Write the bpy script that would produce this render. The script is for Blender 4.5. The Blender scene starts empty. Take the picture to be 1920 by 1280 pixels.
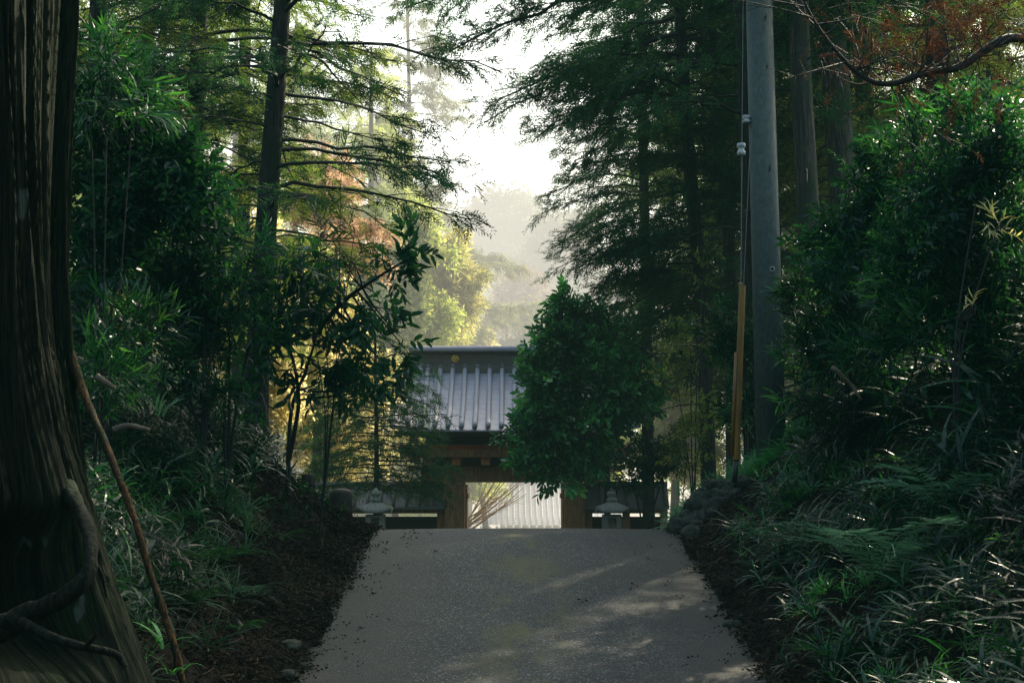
import bpy, math, numpy as np
from mathutils import Vector
rng = np.random.default_rng(7)
R = math.radians
sc = bpy.context.scene
col = sc.collection
pi = math.pi

# ------------------------------------------------------------------ camera
FPX = 2667.0
TH = math.atan((890 - 640) / FPX)
cam_d = bpy.data.cameras.new('camera')
cam = bpy.data.objects.new('camera', cam_d); col.objects.link(cam); sc.camera = cam
cam_d.sensor_width = 36; cam_d.lens = 50; cam_d.clip_end = 2000; cam_d.clip_start = .05
cam.rotation_euler = (pi / 2 + TH, 0, 0)

def P(px, py, Y):
    """pixel of the photograph at depth Y -> world point"""
    u = (px - 960) / FPX; v = (640 - py) / FPX
    d = np.array([u, math.cos(TH) - v * math.sin(TH), math.sin(TH) + v * math.cos(TH)])
    return d * (Y / d[1])

# ------------------------------------------------------------------ noise
def _h(i, j, k):
    n = (i * 374761393 + j * 668265263 + k * 2147483647 // 7) & 0xffffffff
    n = ((n ^ (n >> 13)) * 1274126177) & 0xffffffff
    return ((n ^ (n >> 16)) & 0xffff) / 65535.0
def vn(p):
    p = np.atleast_2d(np.asarray(p, float)) + 1000.0
    i = np.floor(p).astype(np.int64); f = p - i; f = f * f * (3 - 2 * f)
    r = 0
    for a in (0, 1):
        for b in (0, 1):
            for c in (0, 1):
                w = (f[:, 0] if a else 1 - f[:, 0]) * (f[:, 1] if b else 1 - f[:, 1]) * (f[:, 2] if c else 1 - f[:, 2])
                r = r + w * _h(i[:, 0] + a, i[:, 1] + b, i[:, 2] + c)
    return r
def vn2(x, y, s=1.0, o=0.0):
    x = np.asarray(x, float); y = np.asarray(y, float)
    x, y = np.broadcast_arrays(x, y)
    return vn(np.stack([x.ravel() * s, y.ravel() * s, np.full(x.size, o)], 1)).reshape(x.shape)

# ------------------------------------------------------------------ mesh builder
ORG = {}
class MB:
    def __init__(s): s.V = []; s.F = []; s.T = []; s.A = []; s.n = 0
    def add(s, V, F, a=.5, T=None):
        V = np.asarray(V, np.float32).reshape(-1, 3)
        if F is not None and len(F): s.F.append(np.asarray(F, np.int64).reshape(-1, 4) + s.n)
        if T is not None and len(T): s.T.append(np.asarray(T, np.int64).reshape(-1, 3) + s.n)
        A = np.full(len(V), a, np.float32) if np.isscalar(a) else np.asarray(a, np.float32)
        s.A.append(A); s.V.append(V); s.n += len(V); return s
    def tube(s, path, r, n=6, a=.5, cap=False, jit=0):
        path = np.asarray(path, float); m = len(path)
        r = np.broadcast_to(np.asarray(r, float), (m,))
        t = np.gradient(path, axis=0); t /= np.linalg.norm(t, axis=1)[:, None] + 1e-9
        ref = np.array([0, 0, 1.]) if abs(t[:, 2]).mean() < .8 else np.array([0, 1., 0])
        u = np.cross(t, ref); u /= np.linalg.norm(u, axis=1)[:, None] + 1e-9
        w = np.cross(t, u)
        th = np.linspace(0, 2 * pi, n, endpoint=False)
        V = path[:, None] + r[:, None, None] * (np.cos(th)[None, :, None] * u[:, None] + np.sin(th)[None, :, None] * w[:, None])
        if jit:
            q_ = (vn(V.reshape(-1, 3) * [14, 14, 14]) - .5) * 1.2 + (vn(V.reshape(-1, 3) * 38.) - .5) * .7
            V = path[:, None] + (V - path[:, None]) * (1 + jit * q_.reshape(m, n, 1))
        i = np.arange(m - 1)[:, None] * n; j = np.arange(n)[None]; k = (j + 1) % n
        F = np.stack([i + j, i + k, i + n + k, i + n + j], -1).reshape(-1, 4)
        V = V.reshape(-1, 3); T = None
        if cap:
            V = np.vstack([V, path[0], path[-1]]); c0 = m * n; jj = np.arange(n); kk = (jj + 1) % n
            T = np.vstack([np.stack([kk, jj, np.full(n, c0)], 1), np.stack([(m - 1) * n + jj, (m - 1) * n + kk, np.full(n, c0 + 1)], 1)])
        return s.add(V, F, a, T)
    def box(s, x0, x1, y0, y1, z0, z1, a=.5):
        V = [(x, y, z) for x in (x0, x1) for y in (y0, y1) for z in (z0, z1)]
        return s.add(V, [(0, 1, 3, 2), (4, 6, 7, 5), (0, 4, 5, 1), (2, 3, 7, 6), (0, 2, 6, 4), (1, 5, 7, 3)], a)
    def lathe(s, c, prof, n=16, sq=0):
        """prof: list (r,z); sq>0 makes the section squarish / hexagonal"""
        c = np.asarray(c, float)
        th = np.linspace(0, 2 * pi, n, endpoint=False) + pi / n
        V = []
        for r, z in prof: V.append(np.stack([c[0] + r * np.cos(th), c[1] + r * np.sin(th), np.full(n, c[2] + z)], 1))
        m = len(prof); V = np.concatenate(V)
        i = np.arange(m - 1)[:, None] * n; j = np.arange(n)[None]; k = (j + 1) % n
        F = np.stack([i + j, i + k, i + n + k, i + n + j], -1).reshape(-1, 4)
        V = np.vstack([V, [c[0], c[1], c[2] + prof[0][1]], [c[0], c[1], c[2] + prof[-1][1]]])
        jj = np.arange(n); kk = (jj + 1) % n
        T = np.vstack([np.stack([kk, jj, np.full(n, m * n)], 1), np.stack([(m - 1) * n + jj, (m - 1) * n + kk, np.full(n, m * n + 1)], 1)])
        return s.add(V, F, .5, T)
    def build(s, name, mat, parent=None, smooth=True, bevel=0):
        V = np.concatenate(s.V); A = np.concatenate(s.A)
        F = np.concatenate(s.F) if s.F else np.zeros((0, 4), np.int64)
        T = np.concatenate(s.T) if s.T else np.zeros((0, 3), np.int64)
        off = np.zeros(3)
        if parent is not None: off = np.array(ORG[parent.name])
        else: off = np.array([V[:, 0].mean(), V[:, 1].mean(), V[:, 2].min()])
        V = V - off.astype(np.float32)
        me = bpy.data.meshes.new(name)
        me.vertices.add(len(V)); me.vertices.foreach_set('co', V.astype(np.float32).ravel())
        nl = F.size + T.size
        me.loops.add(nl); me.loops.foreach_set('vertex_index', np.concatenate([F.ravel(), T.ravel()]).astype(np.int32))
        np_ = len(F) + len(T); me.polygons.add(np_)
        ls = np.concatenate([np.arange(len(F)) * 4, F.size + np.arange(len(T)) * 3]).astype(np.int32)
        me.polygons.foreach_set('loop_start', ls)
        me.polygons.foreach_set('use_smooth', np.full(np_, bool(smooth)))
        at = me.attributes.new('v', 'FLOAT', 'POINT'); at.data.foreach_set('value', A)
        me.update(); me.validate()
        me.materials.append(mat)
        o = bpy.data.objects.new(name, me); col.objects.link(o)
        if parent is not None: o.parent = parent
        else: o.location = off
        ORG[o.name] = tuple(off)
        if bevel:
            b = o.modifiers.new('bevel', 'BEVEL'); b.width = bevel; b.segments = 2; b.limit_method = 'ANGLE'
        return o

def tag(o, label=None, cat=None, group=None, kind=None):
    if label: o['label'] = label
    if cat: o['category'] = cat
    if group: o['group'] = group
    if kind: o['kind'] = kind
    return o
def thing(name, loc, label, cat, group=None):
    o = bpy.data.objects.new(name, None); col.objects.link(o); o.location = [float(v) for v in loc]
    o.empty_display_size = .2; ORG[o.name] = tuple(o.location)
    return tag(o, label, cat, group)

# ------------------------------------------------------------------ materials
def mat(name):
    m = bpy.data.materials.new(name); m.use_nodes = True
    nt = m.node_tree; nt.nodes.clear()
    out = nt.nodes.new('ShaderNodeOutputMaterial')
    return m, nt, out
def N(nt, t, **k):
    n = nt.nodes.new(t)
    for a, b in k.items():
        if a.startswith('i_'):
            key = a[2:].replace('_', ' ')
            n.inputs[key].default_value = b
        else: setattr(n, a, b)
    return n
def C4(c): return (c[0], c[1], c[2], 1)
def ramp(nt, fac, stops):
    r = nt.nodes.new('ShaderNodeValToRGB'); e = r.color_ramp.elements
    while len(e) < len(stops): e.new(.5)
    for q, (p, c) in zip(e, stops): q.position = p; q.color = C4(c)
    nt.links.new(fac, r.inputs[0]); return r.outputs[0]
def coords(nt, scale=(1, 1, 1), gen='Object'):
    tc = nt.nodes.new('ShaderNodeTexCoord'); mp = nt.nodes.new('ShaderNodeMapping')
    mp.inputs['Scale'].default_value = scale; nt.links.new(tc.outputs[gen], mp.inputs[0]); return mp.outputs[0]
def world_pos(nt, scale=(1, 1, 1)):
    g = nt.nodes.new('ShaderNodeNewGeometry'); mp = nt.nodes.new('ShaderNodeMapping')
    mp.inputs['Scale'].default_value = scale; nt.links.new(g.outputs['Position'], mp.inputs[0]); return mp.outputs[0]
def noise(nt, vec, s, d=4, rough=.6):
    n = N(nt, 'ShaderNodeTexNoise', i_Scale=s, i_Detail=d, i_Roughness=rough); nt.links.new(vec, n.inputs['Vector']); return n.outputs[0]
def mixc(nt, fac, a, b, mode='MIX'):
    m = nt.nodes.new('ShaderNodeMix'); m.data_type = 'RGBA'; m.blend_type = mode
    if hasattr(fac, 'links'): nt.links.new(fac, m.inputs[0])
    else: m.inputs[0].default_value = fac
    for s, v in ((6, a), (7, b)):
        if hasattr(v, 'links'): nt.links.new(v, m.inputs[s])
        else: m.inputs[s].default_value = C4(v)
    return m.outputs[2]
def bump(nt, h, dist, strength=1):
    b = N(nt, 'ShaderNodeBump', i_Strength=strength, i_Distance=dist); nt.links.new(h, b.inputs['Height']); return b.outputs[0]
def principled(nt, out, c, rough=.8, spec=.3, nrm=None, metallic=0):
    b = nt.nodes.new('ShaderNodeBsdfPrincipled')
    if hasattr(c, 'links'): nt.links.new(c, b.inputs['Base Color'])
    else: b.inputs['Base Color'].default_value = C4(c)
    if hasattr(rough, 'links'): nt.links.new(rough, b.inputs['Roughness'])
    else: b.inputs['Roughness'].default_value = rough
    b.inputs['Specular IOR Level'].default_value = spec; b.inputs['Metallic'].default_value = metallic
    if nrm is not None: nt.links.new(nrm, b.inputs['Normal'])
    if out is not None: nt.links.new(b.outputs[0], out.inputs[0])
    return b
def leafmat(name, c0, c1, c2, tr=.45, rough=.5, spec=.3, tint=(1.25, 1.35, .5), clump=.5):
    """attribute v walks c0 -> c1 -> c2; clump noise in world space darkens or lightens whole tufts"""
    m, nt, out = mat(name)
    a = N(nt, 'ShaderNodeAttribute', attribute_name='v')
    c = ramp(nt, a.outputs['Fac'], [(0, c0), (.55, c1), (1, c2)])
    nz = noise(nt, world_pos(nt), 1.1, 2)
    g = ramp(nt, nz, [(.32, (1 - clump,) * 3), (.68, (1 + clump,) * 3)])
    c = mixc(nt, 1, c, g, 'MULTIPLY')
    b = principled(nt, None, c, rough, spec)
    t = nt.nodes.new('ShaderNodeBsdfTranslucent')
    nt.links.new(mixc(nt, 1, c, tint, 'MULTIPLY'), t.inputs[0])
    mx = nt.nodes.new('ShaderNodeMixShader'); mx.inputs[0].default_value = tr
    nt.links.new(b.outputs[0], mx.inputs[1]); nt.links.new(t.outputs[0], mx.inputs[2]); nt.links.new(mx.outputs[0], out.inputs[0])
    return m
def barkmat(name, c0, c1, moss=None, s=9, stretch=.12, d=.03, lichen=False):
    m, nt, out = mat(name)
    v = world_pos(nt, (1, 1, stretch)); n1 = noise(nt, v, s * 2, 5, .7); n2 = noise(nt, world_pos(nt), 2.2, 3)
    c = ramp(nt, n1, [(.43, c0), (.58, c1)])
    if moss: c = mixc(nt, ramp(nt, n2, [(.42, (0, 0, 0)), (.62, (1, 1, 1))]), c, moss)
    if lichen:
        n3 = noise(nt, world_pos(nt, (1, 1, .45)), 5.5, 2, .4)
        c = mixc(nt, ramp(nt, n3, [(.70, (0, 0, 0)), (.73, (.8, .8, .8))]), c, (.07, .10, .085))
    principled(nt, out, c, .85, .15, bump(nt, n1, d))
    return m
def plain(name, c0, c1, s=8, rough=.7, spec=.3, d=.004, scale=(1, 1, 1), metallic=0):
    m, nt, out = mat(name)
    n1 = noise(nt, world_pos(nt, scale), s, 5)
    principled(nt, out, ramp(nt, n1, [(.3, c0), (.7, c1)]), rough, spec, bump(nt, n1, d), metallic); return m

M = {}
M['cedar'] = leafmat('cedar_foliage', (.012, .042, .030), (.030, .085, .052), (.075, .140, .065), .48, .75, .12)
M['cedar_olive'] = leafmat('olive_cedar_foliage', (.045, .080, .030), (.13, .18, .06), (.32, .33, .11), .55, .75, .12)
M['cedar_pale'] = leafmat('sun_paled_cedar_foliage', (.22, .27, .10), (.40, .45, .18), (.62, .62, .28), .52, .75, .1, (1.15, 1.15, .65), .35)  # paleness is sunlight on the far crowns, put into the colour
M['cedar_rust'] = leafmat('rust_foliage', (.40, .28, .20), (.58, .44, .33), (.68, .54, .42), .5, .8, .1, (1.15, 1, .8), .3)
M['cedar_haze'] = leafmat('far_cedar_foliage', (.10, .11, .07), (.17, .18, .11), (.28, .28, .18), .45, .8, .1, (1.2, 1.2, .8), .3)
M['camellia'] = leafmat('glossy_broad_leaf', (.014, .080, .034), (.045, .20, .070), (.18, .44, .14), .32, .25, .6, (1.3, 1.6, .5), .65)
M['darkleaf'] = leafmat('dark_broad_leaf', (.007, .029, .020), (.012, .052, .030), (.034, .10, .040), .38, .34, .35, (1.5, 1.9, .5))
M['sasa'] = leafmat('bamboo_grass_leaf', (.003, .018, .011), (.010, .054, .026), (.06, .17, .055), .40, .35, .28, (1.5, 1.7, .5), .75)
M['bamboo'] = leafmat('bamboo_leaf', (.025, .06, .02), (.05, .10, .03), (.13, .16, .04), .5, .4, .35)
M['bamboo_yellow'] = leafmat('sun_tinted_bamboo_leaf', (.36, .37, .14), (.54, .52, .24), (.68, .62, .34), .5, .6, .2, (1.15, 1.1, .7), .25)  # yellow carries the sunlight on the far clump within the colour
M['fern'] = leafmat('fern_frond', (.015, .06, .025), (.03, .10, .035), (.06, .15, .05), .4, .5, .3)
M['fern_pale'] = leafmat('pale_fern_frond', (.04, .11, .065), (.08, .17, .10), (.14, .25, .16), .3, .45, .3, (1.1, 1.2, .9))
M['lush'] = leafmat('lush_grass_blade', (.02, .12, .035), (.05, .24, .065), (.11, .34, .09), .4, .36, .3, (1.2, 1.4, .5))
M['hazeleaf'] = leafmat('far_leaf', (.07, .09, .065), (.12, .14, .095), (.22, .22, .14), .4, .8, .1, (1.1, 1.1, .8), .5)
M['browntwig'] = leafmat('bare_crown_twig', (.16, .12, .09), (.26, .20, .14), (.38, .30, .20), .3, .8, .1, (1.1, 1, .8), .3)
M['sunleaf'] = leafmat('sun_painted_leaf', (.56, .52, .28), (.72, .66, .40), (.84, .74, .50), .70, .7, .1, (1.12, 1.08, .85), .3)  # sunlight on the backlit bushes is put into this leaf colour
M['litter'] = leafmat('dead_leaf', (.010, .008, .006), (.028, .019, .012), (.10, .062, .036), .15, .85, .1, (1, 1, 1), .6)
M['dust'] = plain('bark_twig_brown', (.010, .009, .007), (.030, .024, .018), 20)
M['root'] = barkmat('mossy_root_bark', (.003, .005, .003), (.018, .022, .012), (.010, .019, .009), 16, .3, .04)
m, nt, out = mat('big_trunk_bark')
at_ = N(nt, 'ShaderNodeAttribute', attribute_name='bark'); mp_ = N(nt, 'ShaderNodeMapping'); mp_.inputs['Scale'].default_value = (1, 1, .022); nt.links.new(at_.outputs['Vector'], mp_.inputs[0])
mp2 = N(nt, 'ShaderNodeMapping'); mp2.inputs['Scale'].default_value = (1, 1, .16); nt.links.new(at_.outputs['Vector'], mp2.inputs[0])
f1 = noise(nt, mp_.outputs[0], 70, 6, .75); f2 = noise(nt, mp2.outputs[0], 46, 6, .75); f3 = noise(nt, world_pos(nt), 1.7, 4)
hh = N(nt, 'ShaderNodeMath', operation='MULTIPLY_ADD'); nt.links.new(f2, hh.inputs[0]); hh.inputs[1].default_value = .45; nt.links.new(f1, hh.inputs[2])
c = ramp(nt, hh.outputs[0], [(.60, (.003, .005, .003)), (.73, (.011, .015, .008)), (.88, (.032, .038, .019))])
c = mixc(nt, ramp(nt, f3, [(.42, (0, 0, 0)), (.6, (.8, .8, .8))]), c, mixc(nt, 1, c, (.55, 1.05, .5), 'MULTIPLY'))
li = noise(nt, world_pos(nt, (1, 1, .5)), 6.5, 2, .4)
c = mixc(nt, ramp(nt, li, [(.71, (0, 0, 0)), (.74, (.7, .7, .7))]), c, (.09, .12, .10))
principled(nt, out, c, .88, .12, bump(nt, hh.outputs[0], .045)); M['bark_big'] = m
M['mossy'] = M['root']
M['bark'] = barkmat('cedar_bark', (.014, .014, .012), (.058, .048, .038), (.022, .03, .018), 14, .1, .03)
M['bark_right'] = barkmat('grey_cedar_bark', (.035, .034, .028), (.11, .092, .07), (.04, .055, .032), 12, .08, .03)
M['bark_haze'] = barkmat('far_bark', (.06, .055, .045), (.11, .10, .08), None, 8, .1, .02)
M['twig'] = plain('twig_bark', (.012, .011, .010), (.034, .028, .022), 12)
M['concrete'] = plain('weathered_concrete', (.055, .068, .060), (.095, .112, .098), 26, .75, .3, .0015, (1, 1, .5))
M['yellow'] = plain('mustard_guard', (.14, .068, .012), (.29, .145, .022), 9, .5, .4, .001, (1, 1, .3))
M['wire'] = plain('galvanised_wire', (.05, .055, .055), (.09, .09, .09), 30, .45, .5, .0005)
M['porcelain'] = plain('white_porcelain', (.30, .32, .31), (.45, .46, .45), 6, .2, .6, .0003)
M['iron'] = plain('dark_iron', (.012, .012, .012), (.03, .028, .026), 20, .5, .5, .001)
M['stone'] = plain('lantern_granite', (.18, .18, .14), (.42, .40, .32), 38, .9, .15, .004)
M['rock'] = plain('mossy_cobble', (.010, .016, .010), (.085, .085, .062), 14, .9, .15, .03)
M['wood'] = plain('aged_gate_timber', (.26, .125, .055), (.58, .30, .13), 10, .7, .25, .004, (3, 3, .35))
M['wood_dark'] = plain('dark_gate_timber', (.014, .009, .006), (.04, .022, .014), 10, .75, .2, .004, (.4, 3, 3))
M['wood_sunlit'] = plain('sun_painted_timber', (.62, .20, .06), (.85, .34, .10), 10, .65, .25, .003, (.5, 3, 3))  # orange of sun on the beams, put into the timber colour
M['gold'] = plain('gilded_crest', (.90, .56, .07), (.98, .70, .15), 30, .4, .6, .0005)
M['post'] = plain('old_post_wood', (.03, .026, .02), (.08, .065, .05), 8, .85, .2, .006, (4, 4, .4))

def tile_mat(name, c0, c1, gap=.14):
    m, nt, out = mat(name)
    v = world_pos(nt); n1 = noise(nt, v, 60, 3); n2 = noise(nt, v, 2.5, 3)
    c = ramp(nt, n1, [(.3, c0), (.7, c1)])
    c = mixc(nt, 1, c, ramp(nt, n2, [(.3, (.8, .8, .82)), (.7, (1.15, 1.15, 1.12))]), 'MULTIPLY')
    w = N(nt, 'ShaderNodeTexWave', i_Scale=1.0 / gap / 6.2832 * 3.14159, wave_profile='SAW', bands_direction='Z'); nt.links.new(v, w.inputs[0])
    c = mixc(nt, ramp(nt, w.outputs['Fac'], [(0, (1, 1, 1)), (.10, (0, 0, 0))]), c, tuple(q * .6 for q in c0))
    principled(nt, out, c, .42, .5, bump(nt, n1, .003)); return m
M['tile'] = tile_mat('grey_roof_tile', (.36, .335, .39), (.54, .50, .56), .18)
M['tile_fence'] = tile_mat('weathered_fence_tile', (.10, .105, .10), (.24, .24, .23), .12)
M['tile_rib'] = plain('roof_tile_rib', (.38, .365, .42), (.50, .48, .54), 45, .62, .35, .001)
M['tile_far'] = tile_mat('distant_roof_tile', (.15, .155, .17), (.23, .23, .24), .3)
M['ridge'] = plain('ridge_tile', (.12, .112, .10), (.22, .20, .175), 40, .6, .35, .004)
M['plaster'] = plain('pale_plaster', (.30, .28, .24), (.40, .38, .33), 4, .85, .2, .002)

# ground and road
m, nt, out = mat('forest_floor')
v = world_pos(nt); n1 = noise(nt, v, 14, 8, .75); n2 = noise(nt, v, 1.3, 3)
c = ramp(nt, n1, [(.33, (.006, .006, .005)), (.55, (.022, .016, .011)), (.75, (.06, .04, .026))])
c = mixc(nt, ramp(nt, n2, [(.5, (0, 0, 0)), (.65, (.7, .7, .7))]), c, (.012, .024, .010))
sp = N(nt, 'ShaderNodeSeparateXYZ'); g = N(nt, 'ShaderNodeNewGeometry'); nt.links.new(g.outputs['Position'], sp.inputs[0])
far = N(nt, 'ShaderNodeMapRange', i_From_Min=33, i_From_Max=38); nt.links.new(sp.outputs[1], far.inputs[0])
c = mixc(nt, far.outputs[0], c, ramp(nt, n1, [(.3, (.16, .13, .09)), (.7, (.30, .24, .16))]))
principled(nt, out, c, .9, .15, bump(nt, n1, .05)); M['ground'] = m

m, nt, out = mat('worn_asphalt')
v = world_pos(nt); n1 = noise(nt, v, 130, 3, .7); n2 = noise(nt, v, .9, 4); n3 = noise(nt, v, 330, 2)
vo = N(nt, 'ShaderNodeTexVoronoi', i_Scale=74.0); nt.links.new(v, vo.inputs[0])
c = ramp(nt, vo.outputs['Color'], [(.12, (.012, .013, .014)), (.55, (.034, .035, .036)), (.80, (.085, .088, .088)), (.95, (.27, .265, .25))])
c = mixc(nt, 1, c, ramp(nt, n2, [(.3, (.80, .84, .85)), (.7, (1.45, 1.48, 1.42))]), 'MULTIPLY')
sp = N(nt, 'ShaderNodeSeparateXYZ'); nt.links.new(v, sp.inputs[0])
ab = N(nt, 'ShaderNodeMath', operation='ADD', i_Value=0.0); nt.links.new(sp.outputs[0], ab.inputs[0]); ab.inputs[1].default_value = -.12
ab2 = N(nt, 'ShaderNodeMath', operation='ABSOLUTE'); nt.links.new(ab.outputs[0], ab2.inputs[0])
ad = N(nt, 'ShaderNodeMath', operation='MULTIPLY_ADD'); nt.links.new(noise(nt, v, 2.4, 5), ad.inputs[0]); ad.inputs[1].default_value = 1.6; nt.links.new(ab2.outputs[0], ad.inputs[2])
edge = ramp(nt, ad.outputs[0], [(0, (0, 0, 0)), (1, (1, 1, 1))])
mr = N(nt, 'ShaderNodeMapRange', i_From_Min=1.45, i_From_Max=2.5); nt.links.new(ad.outputs[0], mr.inputs[0])
c = mixc(nt, mr.outputs[0], c, ramp(nt, n1, [(.3, (.036, .033, .027)), (.7, (.105, .094, .076))]))
# moss down the crown of the road near the top, stains lower down
nm = noise(nt, world_pos(nt, (1, .35, 1)), 3.3, 5)
mm = N(nt, 'ShaderNodeMapRange', i_From_Min=.55, i_From_Max=.0); nt.links.new(ab2.outputs[0], mm.inputs[0])
mu = N(nt, 'ShaderNodeMath', operation='MULTIPLY'); nt.links.new(mm.outputs[0], mu.inputs[0]); nt.links.new(ramp(nt, nm, [(.47, (0, 0, 0)), (.62, (.85, .85, .85))]), mu.inputs[1])
c = mixc(nt, mu.outputs[0], c, (.13, .115, .035))
bb = N(nt, 'ShaderNodeMath', operation='ADD'); nt.links.new(vo.outputs['Distance'], bb.inputs[0]); nt.links.new(n3, bb.inputs[1])
principled(nt, out, c, .62, .42, bump(nt, bb.outputs[0], .012)); M['road'] = m

# ------------------------------------------------------------------ terrain
_ty = np.arange(-60, 420, .1)
_tz = np.interp(_ty, [-60, -30, -10, 0, 5, 10.5, 14, 16.4, 18, 20, 24.5, 28, 34, 40, 48, 420],
                [-4.2, -3.8, -3.2, -2.75, -2.25, -1.545, -.97, -.60, -.68, -1.0, -1.9, -2.35, -2.45, -3.2, -4.7, -4.7])
_k = np.exp(-np.linspace(-3, 3, 41) ** 2 / 2); _k /= _k.sum()
_tz = np.convolve(np.pad(_tz, 20, mode='edge'), _k, 'valid')
def road_z(y): return np.interp(y, _ty, _tz)
def eL(y): return np.interp(y, [-60, 0, 6, 10, 16.5, 19, 22, 34, 38, 60, 90], [-2.6, -2.3, -1.85, -1.62, -1.60, -1.9, -4.6, -5.6, -14, -30, -60])
def eR(y): return np.interp(y, [-60, 0, 6, 10, 16.5, 19, 22, 34, 38, 60, 90], [2.6, 2.3, 2.05, 1.9, 1.86, 2.2, 3.3, 5.2, 14, 30, 60])
def ground(x, y):
    x = np.asarray(x, float); y = np.asarray(y, float)
    x, y = np.broadcast_arrays(x, y)
    u = np.maximum(np.maximum(eL(y) - x, x - eR(y)), 0)
    s = np.where(x < 0, .66, .78)
    b = s * (np.sqrt(u * u + .04) - .2)
    b = np.where(b > 3.2, 3.2 + (b - 3.2) * .3, b)
    b = np.minimum(b, 6)
    nz = (vn2(x, y, .9, 3) - .5) * .45 + (vn2(x, y, 2.7, 5) - .5) * .2 + (vn2(x, y, 8, 9) - .5) * .07
    far = np.clip((y - 62) * .22, 0, 24) * (.6 + .6 * vn2(x, y, .03, 2))
    inside = (u <= 0) & (y < 34)
    return road_z(y) + b + nz * np.minimum(u * 1.6, 1) + far - np.where(inside, .03, 0)
def gz(x, y): return float(ground(x, y))

def grid(xs, ys, fz):
    X, Y = np.meshgrid(xs, ys); Z = fz(X, Y)
    V = np.stack([X, Y, Z], -1).reshape(-1, 3); nx = len(xs)
    i = np.arange(len(ys) - 1)[:, None] * nx; j = np.arange(nx - 1)[None]
    return V, np.stack([i + j, i + j + 1, i + nx + j + 1, i + nx + j], -1).reshape(-1, 4)
xs = np.unique(np.concatenate([np.arange(-7, 7.01, .09), np.arange(-20, -7, .6), np.arange(7, 20, .6), np.arange(-260, -20, 12), np.arange(20, 261, 12)]))
ys = np.unique(np.concatenate([np.arange(-40, 3, 1.5), np.arange(3, 24, .1), np.arange(24, 60, .6), np.arange(60, 400, 8)]))
V, F = grid(xs, ys, ground)
tag(MB().add(V, F).build('ground', M['ground']), kind='structure')
# road: wobbling edges
ysr = np.concatenate([np.arange(-40, 5, 1.), np.arange(5, 22, .08), np.arange(22, 36, .5)])
tt = np.linspace(0, 1, 15)
wl = eL(ysr).clip(-2.6, -1.55) - .04 + (vn2(ysr, 0 * ysr, 1.6, 1) - .5) * .20 + (vn2(ysr, 0 * ysr, 6, 4) - .5) * .07
wr = eR(ysr).clip(1.8, 2.6) + .04 + (vn2(ysr, 0 * ysr, 1.6, 7) - .5) * .20 + (vn2(ysr, 0 * ysr, 6, 8) - .5) * .07
X = wl[:, None] * (1 - tt) + wr[:, None] * tt
Z = road_z(ysr)[:, None] + .004 - .02 * (2 * tt[None] - 1) ** 2 + .012
V = np.stack([X, np.broadcast_to(ysr[:, None], X.shape), Z], -1).reshape(-1, 3)
i = np.arange(len(ysr) - 1)[:, None] * 15; j = np.arange(14)[None]
tag(MB().add(V, np.stack([i + j, i + j + 1, i + 15 + j + 1, i + 15 + j], -1).reshape(-1, 4)).build('road', M['road']), kind='structure')

# ------------------------------------------------------------------ foliage templates
def leaf6(L, W, fold=.25, droop=.15):
    """broad leaf along +x: two quads folded on the midrib"""
    V = np.array([(0, 0, 0), (.28 * L, W * .46, fold * W * .5), (.68 * L, W * .42, fold * W * .4 - droop * L * .4), (L, 0, -droop * L),
                  (.68 * L, -W * .42, fold * W * .4 - droop * L * .4), (.28 * L, -W * .46, fold * W * .5)])
    return V, np.array([(0, 1, 2, 3), (0, 3, 4, 5)])
def quad_leaf(L, W):
    return np.array([(0, 0, 0), (.45 * L, W * .5, .0), (L, 0, -.06 * L), (.45 * L, -W * .5, 0)]), np.array([(0, 1, 2, 3)])
def blade(L, W, droop=.6, n=4, up=.5):
    s = np.linspace(0, 1, n + 1)
    ang = up - (up + droop) * s
    x = np.concatenate([[0], np.cumsum(np.cos(ang[:-1]) * L / n)]); z = np.concatenate([[0], np.cumsum(np.sin(ang[:-1]) * L / n)])
    w = W * np.interp(s, [0, .25, .6, 1], [.35, 1, .8, .04]) * .5
    V = np.concatenate([np.stack([x, w, z], 1), np.stack([x, -w, z], 1)])
    i = np.arange(n); return V, np.stack([i, i + 1, i + n + 2, i + n + 1], 1)
def rotm(d, roll):
    """matrices whose x axis is d, rolled about it; d (N,3)"""
    d = d / (np.linalg.norm(d, axis=1)[:, None] + 1e-9)
    up = np.tile([0, 0, 1.], (len(d), 1)); up[np.abs(d[:, 2]) > .97] = [1, 0, 0]
    y = np.cross(up, d); y /= np.linalg.norm(y, axis=1)[:, None] + 1e-9
    z = np.cross(d, y)
    c = np.cos(roll)[:, None]; s = np.sin(roll)[:, None]
    return np.stack([d, y * c + z * s, z * c - y * s], 2)
def compose(parts):
    """parts: list of (V,F,pos,dir,roll,a) -> template"""
    VV = []; FF = []; AA = []; n = 0
    for V, F, p, d, r, a in parts:
        m_ = rotm(np.array([d], float), np.array([r]))[0]
        VV.append(V @ m_.T + np.array(p)); FF.append(F + n); AA.append(np.full(len(V), a)); n += len(V)
    return np.concatenate(VV), np.concatenate(FF), np.concatenate(AA)
def scatter(mb, tmpls, P_, D, roll, S, v0=0., v1=1., vv=None):
    """copies templates into mb at points P_ with directions D"""
    Nn = len(P_)
    if Nn == 0: return
    which = rng.integers(0, len(tmpls), Nn)
    if vv is None: vv = rng.random(Nn)
    for k, (V, F, A) in enumerate(tmpls):
        ix = np.nonzero(which == k)[0]
        if not len(ix): continue
        Rm = rotm(D[ix], roll[ix])
        W = np.einsum('nij,vj->nvi', Rm, V) * S[ix][:, None, None] + P_[ix][:, None]
        Fo = (F[None] + (np.arange(len(ix)) * len(V))[:, None, None]).reshape(-1, 4)
        a = np.clip(v0 + (v1 - v0) * (vv[ix][:, None] * .65 + A[None] * .35), 0, 1)
        mb.add(W.reshape(-1, 3), Fo, a.ravel())
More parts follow.
